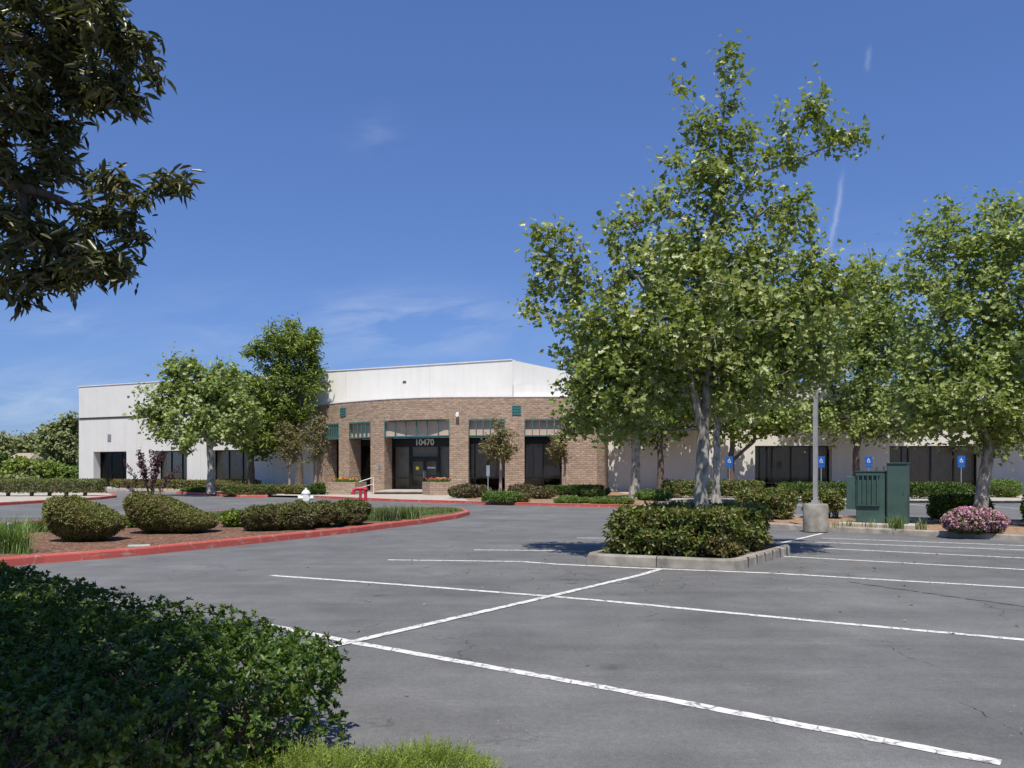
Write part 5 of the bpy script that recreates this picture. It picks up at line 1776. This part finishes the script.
# low house roof far off
p = at(26, 0, 120); hs = thing('house', 'distant house showing only its tan roof above the shrubs', 'house', (p.x, p.y, 0))
mb = MB(); mb.box((0, 0, 1.4), (1.9, 3, 1.4)); mb.build('wall', M['tan'], hs)
mb = MB()
mb.face([(-2.3, -3.4, 2.7), (2.3, -3.4, 2.7), (1.2, 0, 4.3), (-1.2, 0, 4.3)]); mb.face([(2.3, -3.4, 2.7), (2.3, 3.4, 2.7), (1.2, 0, 4.3)])
mb.face([(2.3, 3.4, 2.7), (-2.3, 3.4, 2.7), (-1.2, 0, 4.3), (1.2, 0, 4.3)]); mb.face([(-2.3, 3.4, 2.7), (-2.3, -3.4, 2.7), (-1.2, 0, 4.3)])
mb.build('roof', M['roof_tile'], hs)

# laurel overhanging the camera from the left
b = Vector((-5.9, 3.4, 0.08))
YN = 5.6
nt_b = [E(35, 50, 85, 60, YN, 0.9, 1.4), E(105, 30, 45, 40, YN, 0.6, 1.0), E(120, 85, 22, 24, YN, 0.3, 0.7), E(15, 150, 45, 60, YN, 0.8, 1.2), E(35, 240, 55, 45, YN, 0.6, 1.2),
        E(105, 212, 40, 26, YN, 0.4, 1.1), E(150, 192, 30, 18, YN, 0.3, 1.2), E(172, 188, 18, 12, YN, 0.2, 1.5), E(148, 28, 18, 20, YN, 0.25, 1.0), E(80, 265, 45, 24, YN, 0.4, 1.2), E(20, 280, 26, 20, YN, 0.4, 1.0), E(90, 105, 18, 14, YN, 0.25, 0.7),
        ((-5.0, 5.6, 5.3), (1.0, 1.2, 1.6), 0.7), ((-5.0, 4.3, 6.6), (1.6, 1.6, 1.3), 1.0), ((-3.5, 3.0, 6.3), (1.2, 1.2, 0.9), 0.9), ((-5.3, 2.0, 5.4), (1.6, 1.6, 1.6), 1.0), ((-2.9, 1.9, 5.6), (1.2, 1.2, 0.9), 1.3), ((-3.9, 1.6, 5.0), (1.3, 1.2, 1.1), 0.8), ((-2.2, 1.0, 5.6), (0.9, 0.8, 0.7), 1.0), ((-3.0, 1.2, 5.3), (0.9, 0.8, 0.8), 0.8)]  # unseen crown masses, the nearer ones added to shade the hedge
tree('laurel_tree', 'dark narrow-leaved tree overhanging the top left corner', 'tree', b,
     [[b, (-5.7, 3.5, 2.2), (-5.3, 3.8, 4.0), (-5.0, 4.2, 5.6), (-4.7, 4.3, 6.8)], [(-5.4, 3.7, 3.4), (-4.7, 5.0, 3.9), at(60, 200, YN)], [(-5.2, 3.9, 4.4), (-4.6, 4.8, 4.9), at(70, 60, YN)],
      [(-5.3, 3.8, 4.0), (-4.3, 2.8, 5.2), (-3.2, 2.0, 5.5), (-2.3, 1.2, 5.6)]],
     nt_b, 1900, 74000, LANCE_WIDE, M['leaf_dark'], M['bark_dark'], 0.16, 0.102, 0.050, up=0.3, min_r=0.0035, droop=0.45)

# ------------------------------------------------------------------ hedges and shrubs
NH = [(-1.20, 3.40), (-0.93, 4.25), (-1.02, 4.80), (-1.95, 5.75), (-3.05, 6.45), (-5.9, 9.0), (-7.4, 8.0), (-4.2, 4.2), (-2.5, 3.15)]
hedge('hedge', 'large dark green hedge filling the lower left corner', 'hedge', NH, 0.08, 0.62, 15500, ROSE_OVAL, M['leaf_hedge'], 0.035, shell=0.22, foot=0.10, round_=0.10, lump=0.06, n_stem=190, whorl=True, stem_r=0.006)
PH = inset(PLNs, 0.33)
hedge('hedge', 'clipped green hedge round the foot of the planter sycamore', 'hedge', PH, 0.13, 0.90, 10500, TUFT3, M['leaf_mid'], 0.085, shell=0.30, foot=0.04, round_=0.15, lump=0.09, n_stem=70, stem_r=0.009)


def rect(p, q, w):
    """Plan rectangle of width w with its front edge from p to q."""
    p, q = Vector(p[:2]), Vector(q[:2])
    d = (q - p).normalized(); n = Vector((-d.y, d.x)) * w
    return [tuple(p), tuple(q), tuple(q + n), tuple(p + n)]


fh = hedge('hedge', 'long clipped hedge with bare feet at the far left beyond the road', 'hedge', rect((-36.5, 46.0), (-24.3, 47.0), 1.3), 0.12, 1.12, 13000, TUFT3, M['leaf_box'], 0.085, shell=0.25, foot=0.19, round_=0.06, lump=0.02, n_stem=0, core=0.2)
for k in range(11):
    mb = MB()
    x = -5.6 + k * 1.08 + random.uniform(-0.15, 0.15)
    mb.tube([(x, x * 0.082 - 0.1, -0.02), (x + 0.03, x * 0.082 - 0.1, 0.2), (x - 0.05, x * 0.082, 0.5)], [0.10, 0.12, 0.22], 7)
    mb.build('stem', M['twig'], fh)
hedge('low_hedge', 'low trimmed hedge along the foot of the white left wing', 'hedge', rect((-34.0, 67.6), (-19.6, 60.6), 0.9), 0.1, 0.85, 6000, TUFT3, M['leaf_bush'], 0.12, shell=0.25, foot=0.05, lump=0.06, n_stem=0, core=0.2)
hedge('low_hedge', 'flat bright green trimmed hedge on the small tree island', 'hedge', rect(G(221, 495.2, 0.12), G(266, 495.4, 0.12), 1.5), 0.12, 0.72, 5200, TUFT3, M['leaf_box'], 0.09, shell=0.22, foot=0.03, round_=0.15, lump=0.03, n_stem=0, core=0.15)
hedge('low_hedge', 'bright green rounded low hedge in front of the crape myrtle right of the entrance', 'hedge', rect(G(481.5, 502.4, 0.12), G(511.5, 503.0, 0.12), 1.3), 0.12, 0.60, 3600, TUFT3, M['leaf_low'], 0.08, shell=0.22, foot=0.03, round_=0.2, lump=0.03, n_stem=0, core=0.15)
hedge('low_hedge', 'dark flat-topped hedge under the last brick window', 'hedge', rect((1.95, 46.5), (5.3, 46.2), 0.9), 0.12, 0.72, 3800, TUFT3, M['leaf_hedge'], 0.09, shell=0.22, foot=0.05, lump=0.09, n_stem=0, core=0.2)
hedge('hedge', 'dark hedge in the right strip between the tall cabinet and the leaning sycamore', 'hedge', rect((11.95, 22.9), (13.0, 22.0), 0.9), 0.11, 0.88, 4200, TUFT3, M['leaf_hedge'], 0.085, shell=0.26, foot=0.12, lump=0.08, n_stem=20)
hedge('hedge', 'dark hedge in the right strip at the right edge of the photograph', 'hedge', rect((13.6, 21.2), (16.3, 19.6), 1.0), 0.11, 0.86, 6000, TUFT3, M['leaf_hedge'], 0.085, shell=0.26, foot=0.1, lump=0.09, n_stem=24)
hedge('hedge', 'loose twiggy hedge left of the lamp post drum', 'hedge', rect((7.0, 25.0), (8.35, 24.2), 1.0), 0.11, 0.98, 3300, TUFT3, M['leaf_mid'], 0.085, shell=0.30, foot=0.05, lump=0.10, n_stem=36)
hedge('hedge', 'loose hedge between the lamp post drum and the transformer', 'hedge', rect((9.15, 25.3), (10.1, 24.7), 0.9), 0.11, 0.98, 2600, TUFT3, M['leaf_mid'], 0.085, shell=0.30, foot=0.22, lump=0.10, n_stem=26)
hedge('hedge', 'green hedge behind the planter, left of the twiggy hedge', 'hedge', rect((8.3, 43.5), (13.6, 43.2), 1.4), 0.12, 1.05, 4600, TUFT3, M['leaf_mid'], 0.11, shell=0.30, foot=0.05, lump=0.12, n_stem=20)
hedge('hedge', 'dark green hedge below the two right-wing windows', 'hedge', rect((14.5, 43.0), (24.5, 42.3), 1.2), 0.12, 0.95, 6500, TUFT3, M['leaf_hedge'], 0.11, shell=0.28, foot=0.05, lump=0.10, n_stem=24)

# olive bushes on the red-kerbed island
p = G(85, 543.0, 0.12)
bush('bush', 'dome-shaped olive bush nearest the hedge on the red-kerbed island', 'bush', back(p, 0.55), (0.76, 0.66, 0.82), 13000, TUFT3, M['leaf_bush'], 0.043, 2.5, 0.22, 0.085, tilt=-0.34, seed=2, core=0.83, wide_top=0.14)
p = G(172, 534.5, 0.12)
bush('bush', 'wedge-shaped olive bush, second along the red-kerbed island', 'bush', back(p, 0.6), (1.0, 0.75, 0.77), 15000, TUFT3, M['leaf_bush'], 0.043, 2.5, 0.22, 0.085, tilt=-0.40, seed=5, core=0.83, wide_top=0.12)
for i, (px, py, r, lab) in enumerate(((262, 532.2, (0.46, 0.5, 0.62), 'small olive bush at the left end of the row of four touching bushes'),
                                     (294, 530.6, (0.60, 0.55, 0.68), 'second olive bush of the row of four, in front of the hydrant'),
                                     (323, 528.2, (0.54, 0.55, 0.64), 'third olive bush of the row of four touching bushes'),
                                     (350, 526.0, (0.50, 0.5, 0.68), 'olive bush at the right end of the row of four, by the red pipe'))):
    p = G(px, py, 0.12)
    bush('bush', lab, 'bush', back(p, 0.5), r, 6500, TUFT3, M['leaf_bush2'], 0.052, 2.4, 0.30, 0.17, seed=11 + i, core=0.74, group='row of olive bushes on the island')
for lab, px, py, r, mt, sz in (('small bright green plant between the second bush and the row of four', 236, 527.0, (0.42, 0.35, 0.42), 'leaf_lime', 0.08),
                               ('dark green plant behind the first two olive bushes', 138, 527.5, (0.30, 0.3, 0.40), 'leaf_low', 0.08)):
    p = G(px, py, 0.12)
    bush('low_plant', lab, 'plant', p, r, 900, TUFT3, M[mt], sz, 2.0, 0.5, 0.2, seed=int(px), core=0.5)
# purple leaved shrub
p = Vector((-11.9, 26.4, 0.12))
pu = thing('purple_shrub', 'thin purple-leaved shrub with upright stems behind the wedge-shaped bush', 'shrub', p)
S0, S1, ra = [], [], []
tips = []
for k in range(15):
    az = RNG.random() * 6.283
    ln = RNG.uniform(0.35, 1.15)
    tip = np.array([math.cos(az) * ln * 1.0, math.sin(az) * ln * 0.6, RNG.uniform(1.75, 2.5) - 0.6 * ln])
    m1 = tip * np.array([0.35, 0.35, 0.5])
    S0 += [np.zeros(3), m1]; S1 += [m1, tip]; ra += [0.018, 0.012]
    for t in np.linspace(0.25, 1.0, 16): tips.append(m1 * (1 - t) + tip * t)
V, F = tubes_mesh('s', np.array(S0), np.array(S1), np.array(ra), np.array(ra) * 0.6, 5)
link_mesh('stems', arrays_mesh('stems', V, F), M['twig'], pu)
tips = np.repeat(np.array(tips), 5, axis=0)
n = len(tips); tips = tips + rnd(n, 0.035)
V, F = instances(OVAL, tips, rnd(n) + [0, 0, 0.5], rnd(n), 0.085 * (0.6 + 0.7 * RNG.random(n)))
link_mesh('foliage', arrays_mesh('foliage', V, F), M['leaf_purple'], pu)

# grasses
for lab, px, py, n_, h_, mt in (('grey-green ornamental grass clump right of the row of four bushes', 385, 522.5, 420, 0.50, 'blade_blue'),
                                ('green ornamental grass clump nearest the tip of the island', 405, 520.5, 380, 0.46, 'blade'),
                                ('tall daylily clump at the left edge of the red-kerbed island', -2, 556.0, 520, 0.66, 'blade_lily'),
                                ('small daylily clump left of the dome-shaped bush', 42, 534.0, 260, 0.40, 'blade'),
                                ('yellow-green iris tuft in front of the tall green cabinet', 905, 531.0, 150, 0.38, 'blade'),
                                ('small iris tuft in front of the transformer pad', 851, 528.6, 60, 0.24, 'blade')):
    p = back(G(px, py, 0.12), 0.55)
    r_ = thing('grass_clump', lab, 'ornamental grass', p)
    pts_ = [(RNG.normal() * 0.26, RNG.normal() * 0.2, 0) for _ in range(9)]
    blades('b', r_, pts_, n_ // 9, h_, 0.07, M[mt], 0.016, 0.6)
    if px == -2:
        for q in ((0.22, -0.3, 0.62), (0.34, -0.2, 0.54)):
            V, F = instances(rosette(ROUND, 6, 0.4), np.array([q]), rnd(1), np.array([[0.1, -0.6, 0.6]]), 0.05)
            link_mesh('flower', arrays_mesh('flower', V, F), M['petal_lilac'], r_)

# pink flowering shrub
p = G(975, 536.0, 0.11)
bush('flowering_shrub', 'low mound-shaped shrub covered in pink blossom by the right kerb', 'shrub', back(p, 0.70), (0.74, 0.48, 0.60), 2600, TUFT3, M['leaf_mid'], 0.065, 2.2, 0.25, 0.10, seed=8,
     flowers=(M['petal_pink'], 2000, 0.042), core=0.78)
# small bed plants along the front of the building
for lab, px, py, r, mt, fl in (('brownish rose bush beside the red-flowered brick planter', 463, 498.5, (0.85, 0.5, 0.72), 'rose', 'petal_rose'),
                               ('brownish rose bush left of the post sign', 479, 497.6, (0.62, 0.5, 0.66), 'rose', 'petal_rose'),
                               ('brownish rose bush between the crape myrtle and the brick pier', 522, 498.2, (0.90, 0.5, 0.70), 'rose', 'petal_rose'),
                               ('brownish rose bush at the foot of the last brick window', 541, 499.2, (0.75, 0.5, 0.6), 'rose', 'petal_rose')):
    p = G(px, py, 0.12)
    bush('rose_bush', lab, 'rose bush', back(p, 0.5), r, 1300, TUFT3, M[mt], 0.09, 2.2, 0.4, 0.16, seed=int(px), core=0.6, group='rose bushes by the entrance', flowers=(M[fl], 60, 0.05))
for lab, px, py, r, mt in (('light green ground plant right of the bright low hedge', 521, 502.6, (0.42, 0.4, 0.34), 'leaf_mid'),
                           ('dark ground plant by the red kerb under the dark flat-topped hedge', 572, 503.6, (0.8, 0.5, 0.26), 'leaf_ash'),
                           ('dark ground plant left of the pale sycamore at the end of the red kerb', 610, 504.4, (0.9, 0.6, 0.28), 'leaf_ash'),
                           ('green ground plant right of the pale sycamore at the end of the red kerb', 655, 500.5, (1.0, 0.7, 0.50), 'leaf_low'),
                           ('trimmed shrub at the foot of the brick corner', 592, 498.0, (0.9, 0.5, 0.6), 'leaf_hedge'),
                           ('pale trimmed shrub left of the orange-flowered brick planter', 302, 494.4, (1.0, 0.5, 0.62), 'leaf_bush'),
                           ('pale trimmed shrub under the tallest left tree', 283, 493.8, (0.9, 0.5, 0.60), 'leaf_bush'),
                           ('dark trimmed shrub against the orange-flowered brick planter', 318, 494.8, (0.55, 0.5, 0.66), 'leaf_hedge'),
                           ('brown-green shrub behind the white trunk of the small island', 222, 491.0, (1.1, 0.6, 0.72), 'leaf_bush2'),
                           ('dark low shrub left of the white trunk on the small island', 196, 492.4, (0.9, 0.5, 0.36), 'leaf_ash'),
                           ('green shrub behind the twiggy hedge beside the lamp post', 770, 511.5, (0.85, 0.6, 0.85), 'leaf_mid'),
                           ('dark round shrub at the foot of the right-edge wall', 1005, 497.5, (1.0, 0.7, 1.0), 'leaf_ash')):
    p = G(px, py, 0.12)
    bush('shrub', lab, 'shrub', back(p, 0.4), r, 2300, TUFT3, M[mt], 0.080, 2.0, 0.45, 0.36, seed=int(px), core=0.65)

# junipers at the photographer's feet
for i, (lab, c, r, n_) in enumerate((('bright yellow-green juniper at the bottom edge in front of the hedge', (-0.95, 3.72), (0.78, 0.30, 0.19), 3000),
                                    ('yellow-green juniper tip at the bottom edge, nearest the tarmac', (-0.42, 3.88), (0.34, 0.20, 0.15), 1100),
                                    ('shaded juniper under the front of the dark hedge', (-1.75, 3.55), (0.50, 0.30, 0.30), 1500))):
    root = thing('juniper', lab, 'juniper', (c[0], c[1], 0.08))
    az = RNG.random(n_) * 6.283
    rr = np.sqrt(RNG.random(n_))
    P = np.column_stack([np.cos(az) * rr * r[0], np.sin(az) * rr * r[1], r[2] * (1 - rr ** 2) * (0.35 + 0.5 * RNG.random(n_)) + 0.02])
    D = np.column_stack([np.cos(az) * rr * 0.8, np.sin(az) * rr * 0.8, np.full(n_, 0.7)]) + rnd(n_, 0.5)
    spray_v, spray_f = [], []
    for k in range(9):
        x = 0.1 + k * 0.1; s_ = 1 if k % 2 else -1
        i0 = len(spray_v)
        spray_v += [(x, 0, 0), (x + 0.05, s_ * 0.02, 0.01), (x + 0.20, s_ * 0.26 * (1.15 - x), 0.05), (x + 0.10, 0, 0)]
        spray_f.append([i0, i0 + 1, i0 + 2, i0 + 3])
    i0 = len(spray_v); spray_v += [(0, -0.012, 0), (0, 0.012, 0), (1.1, 0.004, 0.02), (1.1, -0.004, 0.02)]; spray_f.append([i0, i0 + 1, i0 + 2, i0 + 3])
    V, F = instances((np.array(spray_v), np.array(spray_f)), P, D, rnd(n_), 0.085 * (0.6 + 0.7 * RNG.random(n_)))
    link_mesh('foliage', arrays_mesh('foliage', V, F), M['leaf_juniper'], root)
    m_ = 40
    A = np.zeros((m_, 3)); az = RNG.random(m_) * 6.283
    B = np.column_stack([np.cos(az) * r[0] * 0.8, np.sin(az) * r[1] * 0.8, np.full(m_, r[2] * 0.4)])
    V, F = tubes_mesh('s', A, B, np.full(m_, 0.008), np.full(m_, 0.003), 4)
    link_mesh('stems', arrays_mesh('stems', V, F), M['twig'], root)
